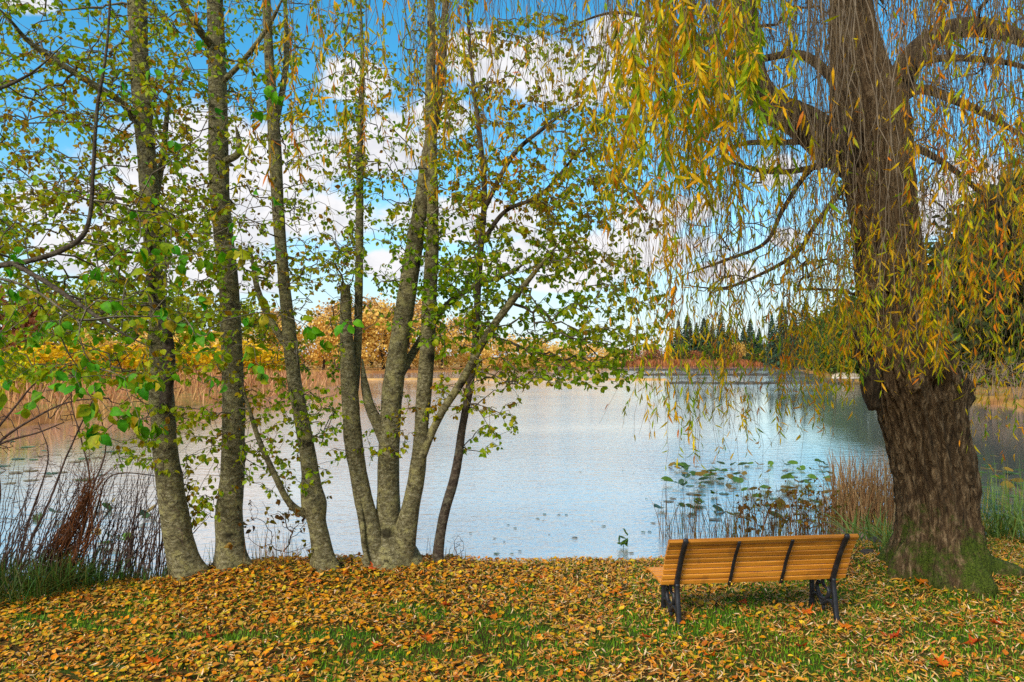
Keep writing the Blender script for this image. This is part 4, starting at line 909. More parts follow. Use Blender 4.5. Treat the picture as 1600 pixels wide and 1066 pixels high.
# bare shrub at the left
def bare_shrub():
    g = hit(60, 905); e = empty('bare_shrub', g, 'leafless tangled shrub with arching grey boughs at the left edge', 'shrub')
    gr = Grow(30000); mb = MB()
    paths = [[(20, 900), (70, 800), (110, 700), (160, 600), (215, 540)], [(60, 905), (110, 820), (140, 760), (128, 690), (112, 630), (118, 570)], [(90, 905), (130, 830), (142, 770), (165, 700), (150, 620)], [(-30, 880), (0, 780), (-10, 700)],
             [(-60, 760), (0, 690), (60, 650), (110, 628), (170, 622)], [(-60, 740), (20, 640), (60, 595), (110, 575)], [(-60, 720), (10, 690), (60, 676), (100, 660)], [(120, 905), (150, 800), (172, 745), (230, 742), (262, 752)], [(30, 905), (40, 830), (75, 720), (60, 660)]]
    for k, pth in enumerate(paths):
        Yb = g[1] + R.uniform(-.2, .6)
        q = spline(np.array([P(a, b, Yb + .12 * i) for i, (a, b) in enumerate(pth)]), .05); r = np.linspace(.016, .005, len(q)) * (1.3 if 4 <= k <= 6 else 1)
        tube(mb, q + .006 * fbm(q * 6, k, 2)[:, None], r, 7, .5); gr.skeleton(q, r, 0, .1)
    for k in range(230):
        bx = R.uniform(-30, 265); b = hit(bx, 908 if bx < 200 else 896); top = b + np.array([R.normal(.05, .22), R.uniform(.1, .9), R.uniform(.5, 1.5)])
        q = spline(np.array([b, b + (top - b) * np.array([.2, .4, .45]), top]), .07); q += R.normal(0, .006, q.shape)
        r = np.linspace(.0075, .0022, len(q)); tube(mb, q, r, 5, .5, cap=False); gr.skeleton(q[2:], r[2:], 0, .1)
    t = [P(R.uniform(-40, 300), R.uniform(600, 890), g[1] + R.uniform(-.3, 1.2)) for _ in range(420)] + [P(R.uniform(-40, 190), R.uniform(690, 890), g[1] + R.uniform(-.3, 1.0)) for _ in range(420)] + [P(R.uniform(170, 270), R.uniform(760, 890), g[1] + R.uniform(0, 1.0)) for _ in range(170)]
    gr.grow(np.array(t), bf=.25, step=.1, wig=.14, arch=-.02); gr.radii(.0038, .40, .8); gr.tubes(lambda _: mb, 4)
    o = mb.build('branches', M['shrub_twig'], origin=g); o.location = (0, 0, 0); o.parent = e
    # rusty tangle of vines
    g2 = hit(100, 905); mb = MB()
    for k in range(70):
        top = (R.normal(138, 9), R.uniform(745, 800)); w = R.normal(0, 16)
        q = spline(np.array([P(R.normal(88, 26), 905, g2[1]), P(112 + w, 845, g2[1] + .1), P(top[0] - 6 + w * .4, top[1] + 30, g2[1] + .15), P(top[0], top[1], g2[1] + .2), P(top[0] + R.normal(10, 22), top[1] - R.uniform(10, 60), g2[1] + .25)]), .06)
        q += R.normal(0, .008, q.shape); tube(mb, q, np.linspace(.006, .002, len(q)), 4, R.random())
    for k in range(26):
        q = spline(np.array([P(R.normal(60, 14), 890, g2[1]), P(95, 838 + R.normal(0, 12), g2[1]), P(125, 800 + R.normal(0, 12), g2[1] + .1), P(138, 770, g2[1] + .2)]), .06); q += R.normal(0, .008, q.shape); tube(mb, q, .0045, 4, R.random())
    tag(mb.build('vine_tangle', M['vine'], origin=g2), 'rust brown tangle of dead vine stems in the bare shrub', 'vine')
bare_shrub()

# ------------------------------------------------------------------ lily pads
def pad_mesh(kind):
    n = 18; a = np.linspace(.22, 2 * np.pi - .22, n); r = 1 + .05 * np.sin(5 * a + kind)
    rim = np.stack([np.cos(a) * r * 1.15, np.sin(a) * r, .12 * np.sin(2 * a + kind) + .04 * np.sin(5 * a)], -1)
    if kind >= 2: rim[:, 2] += .42 * np.abs(np.sin(a)) ** 1.4 + .1
    v = np.vstack([[[.1, 0, 0]], rim * [.55, .55, .6], rim]); 
    f3 = [[0, 1 + i, 2 + i] for i in range(n - 1)]; f4 = [[1 + i, 1 + n + i, 2 + n + i, 2 + i] for i in range(n - 1)]
    return v, f3, f4
def build_pads():
    protos = []
    for k in range(4):
        for c in (.15, .5, .9):
            v, f3, f4 = pad_mesh(k); mb = MB(); mb.add(v * .11, f3, c); mb.f.append(np.asarray(f4)); mb.r.append(np.full(len(f4), c)); mb.m.append(np.zeros(len(f4), np.int32))
            if k >= 2: tube(mb, np.array([[.01, 0, 0], [.02, .02, -.12], [0, .03, -.26]]), .004, 5, .6)
            o = mb.build('lily_pad', M['pad']); protos.append([o, False, k])
    def place(px, py, s, raised, label, group, dz=0.0):
        c = [p for p in protos if (p[2] >= 2) == raised]; p = c[R.integers(len(c))]; o = p[0]
        if p[1]: o = p[0].copy(); COL.objects.link(o)
        p[1] = True; g = wat(px, py)
        o.location = (g[0], g[1], WATER + (.012 if not raised else R.uniform(.02, .12)) + dz); sx = s * R.uniform(.8, 1.2)
        o.scale = (sx, sx, sx * (.25 if not raised else 1)); o.rotation_euler = (R.normal(0, .3) if raised else 0, R.normal(0, .3) if raised else 0, R.uniform(0, 6.28))
        tag(o, label, 'lily pad', group)
    big = [(1066, 733), (1075, 737), (1087, 735), (1082, 745), (1070, 748), (1095, 748), (1108, 750), (1100, 756), (1125, 753), (1115, 748), (1130, 744), (1150, 748), (1162, 744), (1093, 763), (1068, 760), (1060, 762), (1126, 731), (1113, 729), (1160, 733), (1170, 727), (1185, 729), (1204, 727),
           (1226, 731), (1252, 735), (1268, 739), (1280, 729), (1290, 728), (1296, 745), (1293, 752), (1292, 758), (1260, 758), (1264, 762), (1195, 770), (1200, 776), (1165, 772), (1218, 775), (1228, 773), (1218, 790), (1090, 790), (1030, 798), (1042, 757), (1200, 745), (1236, 748), (1152, 757), (1140, 756), (1140, 812), (1120, 815), (1210, 812), (1050, 730), (1122, 800)]
    for px, py in big: place(px, py, R.uniform(.75, 1.2), True, 'raised green lily pad in the patch beyond the bench', 'lily pads raised above the water beyond the bench')
    for _ in range(34):
        place(R.uniform(1055, 1310), R.uniform(728, 800), R.uniform(.7, 1.15), True, 'raised green lily pad in the patch beyond the bench', 'lily pads raised above the water beyond the bench')
    for _ in range(40): place(R.uniform(1020, 1310), R.uniform(722, 815), R.uniform(.5, .9), False, 'flat lily pad floating in the patch beyond the bench', 'flat lily pads beyond the bench')
    for px, py in ((794, 821), (788, 847), (773, 842), (805, 826), (812, 862), (800, 866), (840, 811), (851, 804), (873, 805), (885, 805), (925, 815), (943, 823), (848, 815), (898, 841), (858, 836), (907, 738), (973, 736), (1000, 757), (1010, 780), (1005, 832), (986, 865), (990, 740), (1020, 818), (1015, 832), (735, 834), (776, 866)):
        place(px, py, R.uniform(.18, .4), False, 'small dark leaf floating on the open water left of the bench', 'small floating leaves left of the bench')
    for px, py in ((150, 797), (165, 798), (175, 795), (240, 803), (225, 812), (175, 850), (165, 853), (195, 852), (150, 842), (60, 812), (85, 810)):
        place(px, py, R.uniform(.7, 1.1), True, 'green lily pad in the water behind the bare shrub', 'lily pads behind the bare shrub')
    for _ in range(26): place(R.uniform(-10, 200), R.uniform(690, 756), R.uniform(.9, 1.7), False, 'pale flat lily pad on the orange reflections at the left', 'flat lily pads at the left')
    for _ in range(70): place(R.uniform(1500, 1640), R.uniform(712, 815), R.uniform(.7, 1.2), False, 'flat lily pad floating in the dark water right of the willow', 'flat lily pads right of the willow')
    for _ in range(12): place(R.uniform(1515, 1640), R.uniform(730, 815), R.uniform(.7, 1.2), True, 'raised lily pad in the dark water right of the willow', 'raised lily pads right of the willow')
    for p in protos:
        if not p[1]: bpy.data.objects.remove(p[0])
    g = wat(973, 856); mb = MB()
    for k in range(9):
        v, f3, f4 = pad_mesh(2 + k % 2); a = k * .75; c, s = math.cos(a), math.sin(a); v = v * .055; v = v @ np.array([[c, 0, s], [0, 1, 0], [-s, 0, c]]) + R.normal(0, .035, 3) * np.array([.8, .8, 1.2]) + np.array([0, 0, .1])
        mb.add(v, f3, R.random() * .4); mb.f.append(np.asarray(f4) + mb.n - len(v)); mb.r.append(np.full(len(f4), .2)); mb.m.append(np.zeros(len(f4), np.int32))
    tube(mb, np.array([[0, 0, -.1], [.01, 0, .02], [0, 0, .1]]), .006, 5, .3)
    o = mb.build('water_plant', M['pad']); o.location = g; tag(o, 'small dark leafy water plant alone on the water left of the bench', 'plant')
build_pads()

# ------------------------------------------------------------------ far shore
def leaf_crown(mb, n, h, w, base, size, kind='round', seed=0):
    """Leaf clumps spread through a crown of height h and width w above base."""
    k = max(10, int(n / 60)); c = []
    for i in range(k):
        u = R.random(); a = R.uniform(0, 6.283)
        rr = w * .5 * (math.sin(math.pi * min(.97, .12 + .86 * u)) ** .7 if kind == 'round' else (1 - u) ** .8 + .05) * math.sqrt(R.uniform(.25, 1))
        c.append((rr * math.cos(a), rr * math.sin(a), base + u * h, R.uniform(.6, 1.2)))
    c = np.array(c); ci = R.integers(0, k, n); sp = .13 * w
    pos = c[ci, :3] + R.normal(0, 1, (n, 3)) * np.array([sp, sp, sp * .7]) * c[ci, 3:4]
    D = R.normal(0, 1, (n, 3)); N = R.normal(0, 1, (n, 3)) + np.array([0, 0, .8])
    scatter(mb, tmpl_broad(.2, .1), pos, D, N, size * R.uniform(.6, 1.4, n), np.clip(.5 + .5 * fbm(pos / w * 3 + seed, 81, 2) + R.normal(0, .15, n), 0, 1), wid=1.25)
def deciduous(name, h, w, stops, n=1600, size=.32, base=.25, bare=False):
    e = bpy.data.objects.new(name, None); COL.objects.link(e); e.empty_display_size = .2
    mb = MB(); tube(mb, spline(np.array([[0, 0, -.4], [.04 * w, 0, h * .3], [0, .03 * w, h * .62], [.03 * w, 0, h * .9]]), .4), np.linspace(.028 * h, .006 * h, len(spline(np.array([[0, 0, -.4], [.04 * w, 0, h * .3], [0, .03 * w, h * .62], [.03 * w, 0, h * .9]]), .4))), 7)
    for i in range(14 if not bare else 60):
        z = R.uniform(.1 if bare else .25, .8) * h; a = R.uniform(0, 6.28); l = w * R.uniform(.25, .5); q = np.array([[0, 0, z], [l * .5 * math.cos(a), l * .5 * math.sin(a), z + l * .45], [l * math.cos(a), l * math.sin(a), z + l * R.uniform(.6, 1.1)]])
        tube(mb, spline(q, .3), np.linspace(.009 * h, .003 * h, len(spline(q, .3))), 5)
    mb.build('trunk', M['dark_bark'], e)
    mc = MB(); leaf_crown(mc, n, h * (1 - base), w, h * base, size); mc.build('crown', stops, e)
    return e
def conifer(name, h, w, mat, n=1500):
    e = bpy.data.objects.new(name, None); COL.objects.link(e); e.empty_display_size = .2
    mb = MB(); tube(mb, [[0, 0, -.5], [0, 0, h * .5], [0, 0, h]], [.016 * h, .01 * h, .001 * h], 7); mb.build('trunk', M['dark_bark'], e)
    mc = MB(); u = R.random(n) ** .8; lay = np.round(u * 22) / 22; u = np.clip(lay + R.normal(0, .008, n), 0, .985)
    a = R.integers(0, 9, n) * .698 + lay * 40 + R.normal(0, .16, n); rm = w * .5 * (1 - u) ** .85 * (.75 + .5 * _hash((lay * 22).astype(int), R.integers(0, 9, n) * 0 + (a * 2).astype(int), np.zeros(n, int), 5)); rr = rm * np.sqrt(R.uniform(.04, 1, n))
    pos = np.stack([rr * np.cos(a), rr * np.sin(a), h * (.08 + .92 * u) - .28 * rr + .1 * h * 0], -1)
    D = np.stack([np.cos(a), np.sin(a), R.normal(-.35, .3, n)], -1) + R.normal(0, .35, (n, 3)); N = R.normal(0, .4, (n, 3)) + np.array([0, 0, 1])
    scatter(mc, tmpl_broad(.3, .0), pos, D, N, .055 * h * R.uniform(.6, 1.3, n) * (1.1 - .7 * u), np.clip(R.normal(.5, .25, n), 0, 1), wid=.9)
    tip = np.linspace(.9, 1.02, 30) * h; scatter(mc, tmpl_broad(.3, .0), np.stack([R.normal(0, .004 * h, 30), R.normal(0, .004 * h, 30), tip], -1), R.normal(0, .6, (30, 3)) + np.array([0, 0, .4]), R.normal(0, 1, (30, 3)), .022 * h, R.random(30))
    mc.build('crown', mat, e); return e
def bush(name, h, w, mat, n=900, size=.2):
    e = bpy.data.objects.new(name, None); COL.objects.link(e); e.empty_display_size = .2
    mb = MB()
    for i in range(22):
        a = R.uniform(0, 6.28); l = w * R.uniform(.1, .42); q = spline(np.array([[R.normal(0, .1), R.normal(0, .1), -.2], [l * .4 * math.cos(a), l * .4 * math.sin(a), h * .4], [l * math.cos(a), l * math.sin(a), h * R.uniform(.6, 1)]]), .3); tube(mb, q, np.linspace(.02, .006, len(q)) * h * .4, 4)
    mb.build('stems', M['shrub_twig'], e)
    mc = MB(); leaf_crown(mc, n, h * .88, w, h * .1, size); mc.build('foliage', mat, e); return e
def bare(name, h, w, n=420):
    e = bpy.data.objects.new(name, None); COL.objects.link(e); e.empty_display_size = .2
    gr = Grow(16000); mb = MB()
    for i in range(7):
        a = i * .9; q = spline(np.array([[.1 * math.cos(a), .1 * math.sin(a), -.3], [w * .12 * math.cos(a), w * .12 * math.sin(a), h * .35], [w * .25 * math.cos(a), w * .25 * math.sin(a), h * .7]]), .2); r = np.linspace(.05, .015, len(q)); tube(mb, q, r, 6); gr.skeleton(q, r, 0)
    v = R.normal(0, 1, (n, 3)); v = unit(v) * (R.random((n, 1)) ** .4); t = v * np.array([w * .5, w * .5, h * .5]) + np.array([0, 0, h * .52])
    gr.grow(t, bf=.2, step=.35, wig=.12, arch=.04); gr.radii(.008, .42, .8); gr.tubes(lambda _: mb, 3)
    mb.build('branches', M['bare_twig'], e); return e
M['bare_twig'] = barkmat('bare_twig', C(96, 78, 62), C(132, 112, 92), C(160, 142, 120), (10, 10, 10), None, 0, .2)
M['f_yellow'] = leafmat('gold_leaf', [C(224, 190, 40), C(212, 170, 36), C(230, 196, 60), C(200, 160, 44)], .35)
M['f_lime'] = leafmat('lime_leaf', [C(190, 186, 30), C(206, 196, 40), C(170, 168, 34)], .35)
M['f_amber'] = leafmat('amber_leaf', [C(230, 186, 76), C(222, 168, 72), C(236, 200, 104), C(206, 152, 70)], .35, sat=1.0)
M['f_rust'] = leafmat('rust_leaf', [C(172, 104, 58), C(150, 88, 52), C(186, 126, 76)], .3, sat=1.0)
M['f_tan'] = leafmat('tan_leaf', [C(214, 180, 130), C(222, 186, 126), C(196, 160, 112), C(220, 176, 104)], .3)
M['f_olive'] = leafmat('olive_leaf', [C(140, 150, 62), C(160, 162, 74), C(120, 134, 54), C(176, 168, 80)], .3)
M['f_green'] = leafmat('deep_green_leaf', [C(60, 84, 36), C(76, 98, 42), C(50, 72, 34), C(96, 110, 46)], .25)
M['f_con'] = leafmat('conifer_needle', [C(40, 62, 48), C(50, 74, 54), C(34, 54, 44), C(62, 84, 58)], .1, .7)
M['f_dark'] = leafmat('dark_evergreen', [C(48, 62, 32), C(66, 78, 40), C(42, 54, 30), C(92, 90, 52)], .12, .7)
protos = {}
protos['yellow'] = (bush('willow_bush', 4.0, 4.6, M['f_yellow'], 1700, .26), 4.0)
protos['lime'] = (bush('willow_bush', 4.0, 4.4, M['f_lime'], 1700, .26), 4.0)
protos['amber'] = (bush('amber_bush', 4.0, 4.6, M['f_amber'], 1700, .26), 4.0)
protos['rust'] = (bush('rust_bush', 4.0, 5.0, M['f_rust'], 1300, .26), 4.0)
protos['greenbush'] = (bush('green_bush', 4.0, 4.6, M['f_green'], 1500, .28), 4.0)
protos['tan'] = (deciduous('tan_tree', 10, 7.5, M['f_tan'], 2200, .38, .12), 10)
protos['gold'] = (deciduous('gold_tree', 10, 7.5, M['f_amber'], 2400, .40, .1), 10)
protos['olive'] = (deciduous('olive_tree', 10, 8, M['f_olive'], 2600, .40, .15), 10)
protos['ever'] = (deciduous('evergreen_tree', 12, 8, M['f_dark'], 4200, .42, .06), 12)
protos['leafy'] = (deciduous('leafy_tree', 12, 8, M['f_green'], 3600, .42, .08), 12)
protos['con'] = (conifer('conifer_tree', 20, 8.0, M['f_con'], 2400), 20)
protos['con2'] = (conifer('conifer_tree', 20, 6.4, M['f_con'], 2200), 20)
protos['darkcon'] = (conifer('conifer_tree', 20, 8.0, M['f_dark'], 3200), 20)
protos['bare'] = (bare('bare_bush', 5.0, 5.0), 5.0)
used = set()
def far(kind, px, ptop, Y, label, cat, group=None, wide=1.0):
    o, h0 = protos[kind]
    if kind in used: o = copy_tree(o)
    used.add(kind)
    x = (px - 800) * Y / F; z = float(height(x, Y)); z = max(z, WATER)
    ht = ZC - (ptop - HY) * Y / F - z; s = ht / h0
    o.location = (x, Y, z - .1); o.scale = (s * wide, s * wide, s); o.rotation_euler = (0, 0, R.uniform(0, 6.28)); tag(o, label, cat, group)
ORD = ['leftmost', 'second', 'third', 'fourth', 'fifth', 'sixth', 'seventh', 'eighth', 'ninth', 'tenth', 'eleventh', 'twelfth', 'thirteenth', 'fourteenth', 'fifteenth', 'sixteenth']
def row(kind, items, phrase, cat, group, wide=1.0):
    items = sorted(items); n = len(items)
    for i, (px, pt, Y) in enumerate(items):
        if n == 1: l = phrase
        elif i == 0: l = 'leftmost ' + phrase
        elif i == n - 1: l = 'rightmost ' + phrase
        else: l = f'{ORD[i]} from the left, {phrase}'
        far(kind if isinstance(kind, str) else kind[i % len(kind)], px, pt, Y, l, cat, group, wide * R.uniform(.9, 1.15))
row('lime', [(14, 552, 44), (-40, 548, 46)], 'bright yellow green willow bush at the left edge of the marsh', 'bush', 'yellow green bushes at the left')
row('yellow', [(60, 545, 62), (110, 540, 66), (165, 548, 70), (215, 545, 74), (275, 540, 80), (318, 548, 86), (372, 538, 92), (415, 548, 98)], 'golden bush behind the reed bed on the left shore', 'bush', 'golden bushes on the left shore', 1.5)
row('amber', [(35, 525, 84), (140, 522, 92), (245, 524, 98), (345, 520, 106)], 'amber bush in the second row on the left shore', 'bush', 'amber bushes on the left shore', 1.2)
row('olive', [(70, 455, 115), (160, 440, 125), (235, 448, 130), (310, 470, 140), (390, 478, 150)], 'pale olive tree above the golden bushes on the left shore', 'tree', 'olive trees on the left shore', 1.1)
row('rust', [(-20, 450, 80), (35, 480, 82)], 'rusty tall bush at the left edge behind the alder leaves', 'bush', 'rusty bushes at the left edge', .7)
row('gold', [(450, 500, 150), (505, 492, 150), (555, 484, 150), (600, 478, 156), (640, 490, 160), (690, 500, 168), (745, 512, 176)], 'gold tree seen between the stems of the alder clump', 'tree', 'gold trees beyond the alder clump', 1.0)
row('tan', [(430, 486, 175), (530, 476, 180), (580, 470, 185), (660, 472, 190), (720, 496, 200)], 'pale tan tree behind the gold trees across the lake', 'tree', 'tan trees across the lake')
row('amber', [(790, 528, 190), (835, 532, 205), (880, 538, 225), (925, 536, 245), (960, 544, 262)], 'low amber bush on the far shore left of the conifers', 'bush', 'amber bushes on the far shore', 1.4)
row('rust', [(985, 548, 268), (1020, 546, 270), (1090, 550, 270), (1135, 548, 270), (1210, 546, 268), (1245, 544, 262)], 'rust coloured bush at the water below the far conifers', 'bush', 'rust bushes on the far shore', 1.5)
row('gold', [(1152, 534, 272), (1222, 530, 266), (1015, 538, 276)], 'round orange tree in front of the far conifers', 'tree', 'orange trees on the far shore', .9)
row('greenbush', [(1186, 546, 268), (1060, 540, 274), (1108, 542, 272)], 'olive green bush in front of the far conifers', 'bush', 'green bushes on the far shore', 1.3)
row(('con', 'con2'), [(1048, 524, 290), (1060, 500, 288), (1074, 492, 290), (1088, 504, 292), (1100, 497, 288), (1113, 505, 292), (1126, 496, 290), (1138, 508, 292), (1150, 515, 300), (1162, 510, 288), (1172, 500, 286), (1186, 513, 290)], 'blue green conifer in the far shore clump left of the gap', 'tree', 'conifers left of the gap on the far shore', 1.15)
row(('con2', 'con'), [(1206, 490, 250), (1222, 474, 240), (1240, 484, 235), (1258, 470, 220), (1275, 486, 210)], 'blue green conifer in the far shore clump right of the gap', 'tree', 'conifers right of the gap on the far shore')
row('leafy', [(1020, 542, 285), (1280, 500, 150), (1305, 488, 130), (1325, 470, 118), (1345, 480, 108), (1375, 440, 100)], 'leafy green tree on the right shore seen through the fronds', 'tree', 'leafy trees on the right shore')
row('ever', [(1420, 420, 92), (1500, 380, 80), (1545, 330, 70), (1590, 300, 66), (1640, 270, 62), (1700, 260, 62)], 'dark evergreen on the right shore behind the willow', 'tree', 'dark evergreens on the right shore')
row('darkcon', [(1470, 400, 96), (1570, 270, 78), (1625, 240, 74)], 'tall dark conifer on the right shore behind the willow', 'tree', 'dark conifers on the right shore')
row('bare', [(1480, 566, 62), (1515, 548, 52), (1550, 556, 50), (1590, 545, 46), (1630, 552, 44), (1400, 572, 84)], 'leafless grey brown bush at the water right of the willow', 'bush', 'bare bushes on the right shore', 1.25)
for k, (o, h) in protos.items():
    if k not in used: print('unused', k)

# cattail marsh: reeds nobody could count
def marsh():
    mb = MB(); n = 90000
    x = R.uniform(-75, 25, n); y = R.uniform(22, 175, n); d = sdist(x, y)
    k = (d > -.6) & (d < 26) & (x < 12) & (R.random(n) < np.exp(-np.maximum(d, 0) / 14)); x, y, d = x[k], y[k], d[k]
    z = np.maximum(height(x, y), WATER - .1); n = len(x)
    D = np.stack([R.normal(0, .26, n), R.normal(0, .26, n), np.ones(n)], -1); N = R.normal(0, 1, (n, 3)) * np.array([1, 1, .1]) + np.array([0, -.6, 0])
    tall = .25 + .75 * sm(120, 62, y)
    cl = np.clip(.5 + 1.1 * fbm(np.stack([x * .2, y * .12, x * 0], -1), 91, 3) + R.normal(0, .2, n), 0, 1); hs_ = .75 + .8 * np.clip(.5 + fbm(np.stack([x * .25, y * .15, x * 0 + 3], -1), 92, 3), 0, 1)
    scatter(mb, tmpl_narrow(.15, .018), np.stack([x, y, z], -1), D, N, hs_ * tall * R.uniform(.6, 1.4, n), cl, wid=R.uniform(.8, 1.5, n) * (.5 + y / 70))
    tag(mb.build('marsh_reeds', M['marsh']), 'orange brown reed bed along the left shore of the lake', 'reeds', kind='stuff')
    mb = MB(); n = 26000
    t = R.random(n); y = R.uniform(256, 275, n); x = R.uniform(0, 112, n); d = sdist(x, y); k = (d > -1) & (d < 9); x, y = x[k], y[k]; n = len(x)
    D = np.stack([R.normal(0, .15, n), R.normal(0, .15, n), np.ones(n)], -1); N = R.normal(0, 1, (n, 3)) * np.array([1, 1, .1]) + np.array([0, -.6, 0])
    scatter(mb, tmpl_narrow(.15, .05), np.stack([x, y, np.maximum(height(x, y), WATER - .1)], -1), D, N, R.uniform(1.2, 2.4, n), R.random(n), wid=3.0)
    tag(mb.build('far_reeds', M['f_rust']), 'reddish brown reed strip along the far shore below the conifers', 'reeds', kind='stuff')
    # low mats of dead reed lying in the water across the lake
    for k, (px0, px1, py, wd, hh, lab) in enumerate(((560, 1040, 594, 3.2, .36, 'long low tan reed mat in the water beyond the alders'), (1040, 1310, 600, 1.3, .34, 'nearest of the three dark log lines in the water below the conifers'), (1000, 1310, 587, 2.2, .5, 'middle of the three dark log lines in the water below the conifers'), (960, 1300, 579, 3.0, .62, 'farthest of the three dark log lines in the water below the conifers'))):
        mb = MB(); Y0 = (ZC - WATER) * F / (py - HY); m = 90; u = np.linspace(0, 1, m); xs = (px0 + (px1 - px0) * u - 800) * Y0 / F
        yy = Y0 + 1.0 * fbm(np.stack([u * 9, u * 0 + k, u * 0], -1), 95, 3) * wd; wv = wd * (.5 + .6 * np.abs(fbm(np.stack([u * 14, u * 0 + k, u * 0 + 3], -1), 96, 3))) * np.sin(np.pi * np.clip(u, .004, .996)) ** .3
        sec = [(-1, -.1), (-.7, .6), (0, 1), (.7, .7), (1, -.1)]
        v = np.stack([np.stack([xs, yy + a * wv * .5, WATER + b * hh * (.6 + .6 * np.abs(fbm(np.stack([u * 40, u * 0 + a, u * 0], -1), 97, 2)))], -1) for a, b in sec], 1).reshape(-1, 3)
        f = [[i * 5 + j, i * 5 + j + 1, i * 5 + 5 + j + 1, i * 5 + 5 + j] for i in range(m - 1) for j in range(4)]
        mb.add(v, f); tag(mb.build('reed_mat' if k == 0 else 'log_line', M['mat'] if k == 0 else M['log'], smooth=True), lab, 'reed mat' if k == 0 else 'floating logs')
M['mat'] = plain('reed_mat', [C(160, 120, 70), C(190, 150, 92), C(140, 100, 60)], .8, .9, .1)
M['log'] = plain('wet_log', [C(40, 42, 40), C(66, 64, 58), C(90, 84, 70)], .8, .8, .2)
marsh()

# the small landing on the right shore with an overturned pale boat and a dark-and-white skiff
def landing():
    Y = 84.0; S = Y / F
    def p(px, py): return P(px, py, Y)
    M['plank'] = plain('weathered_plank', [C(96, 84, 70), C(134, 118, 98), C(160, 146, 124)], 4, .85, .2)
    M['hull'] = plain('pale_hull', [C(150, 136, 112), C(176, 160, 136)], 5, .6, .3)
    M['white'] = plain('white_hull', [C(220, 220, 220), C(240, 240, 238)], 5, .5, .4)
    M['black'] = plain('dark_hull', [C(20, 22, 26), C(40, 42, 46)], 5, .5, .4)
    c = p(1335, 592); e = empty('landing_stage', (c[0], Y, WATER), 'weathered low landing stage on the right shore, left of the willow trunk', 'jetty')
    mb = MB(); 
    for i in range(16): box(mb, (-2.6 + i * .36, 0, .62 + R.normal(0, .01)), (.33, 2.2, .08), R.random())
    mb.build('deck', M['plank'], e)
    for x in (-2.4, -.6, 1.2, 2.8):
        mb = MB(); tube(mb, [[x, -1.0, -.8], [x, -1.0, .57]], .11, 8); mb.build('post', M['log'], e)
    def hull(name, loc, L_, W_, H_, mat, label, flip, rz):
        e2 = empty(name, loc, label, 'boat', rz=rz); mb = MB(); m = 17; u = np.linspace(-1, 1, m); sec = np.linspace(0, np.pi, 9); v = []
        for a in u:
            w = W_ * .5 * (1 - abs(a) ** 2.6) + .02; dp = H_ * (1 - .5 * abs(a) ** 3)
            for b in sec: v.append((a * L_ / 2, w * math.cos(b), (dp * math.sin(b) ** .7) * (1 if flip else -1) + (0 if flip else H_)))
        f = [[i * 9 + j, i * 9 + j + 1, i * 9 + 9 + j + 1, i * 9 + 9 + j] for i in range(m - 1) for j in range(8)]
        mb.add(v, f); mb.build('hull', mat, e2)
        mk = MB(); tube(mk, np.array([(a * L_ / 2, 0, (H_ * (1 - .5 * abs(a) ** 3)) * (1 if flip else -1) + (.02 if flip else H_ - .02)) for a in u]), .05, 6); mk.build('keel', M['plank'], e2)
        for sgn in (-1, 1):
            mr = MB(); tube(mr, np.array([(a * L_ / 2, sgn * (W_ * .5 * (1 - abs(a) ** 2.6) + .03), 0 if flip else H_) for a in u]), .045, 6); mr.build('gunwale', M['white'], e2)
        return e2
    hull('rowing_boat', (p(1322, 0)[0], Y, WATER + .67), 3.4, 1.3, .55, M['hull'], 'overturned pale rowing boat lying on the landing stage', True, .1)
    b = p(1358, 0); hull('skiff', (b[0], Y - 3.5, WATER - .12), 2.9, 1.2, .62, M['black'], 'dark skiff with white rim moored beside the willow trunk edge', False, 1.1)
    e3 = empty('outboard_motor', (b[0] - .5, Y - 2.8, WATER + .45), 'white outboard motor tilted up on the stern of the dark skiff', 'motor')
    mb = MB(); tube(mb, [[0, 0, .1], [0, 0, .35], [0, .03, .75], [0, .06, .82]], [.16, .26, .24, .1], 12); mb.build('cowl', M['white'], e3)
    mb = MB(); tube(mb, [[0, 0, .12], [0, .05, -.35], [0, .1, -.6]], [.09, .06, .05], 8); mb.build('leg', M['black'], e3)
landing()

# a dark stone and a clod by the willow foot
def stone(px, py, s, label):
    g = hit(px, py); m = 20; a = np.linspace(0, 2 * np.pi, m, endpoint=False); b = np.linspace(-.5 * np.pi, .5 * np.pi, 11)
    A, B = np.meshgrid(a, b); v = np.stack([np.cos(B) * np.cos(A), np.cos(B) * np.sin(A), np.sin(B)], -1); v = v * (1 + .35 * fbm(v * 1.7 + px, 99, 4))[..., None] * np.array(s)
    f = [[i * m + j, i * m + (j + 1) % m, (i + 1) * m + (j + 1) % m, (i + 1) * m + j] for i in range(10) for j in range(m)]
    mb = MB(); mb.add(v.reshape(-1, 3), f); o = mb.build('stone', M['rock']); o.location = (g[0], g[1], g[2] + s[2] * .3); tag(o, label, 'stone')
M['rock'] = plain('dark_stone', [C(40, 36, 34), C(70, 64, 58), C(96, 88, 78)], 12, .9, .2, .6)
stone(1378, 850, (.17, .13, .09), 'dark stone at the left foot of the willow')
stone(1356, 866, (.10, .08, .05), 'small dark clod between the bench and the willow')

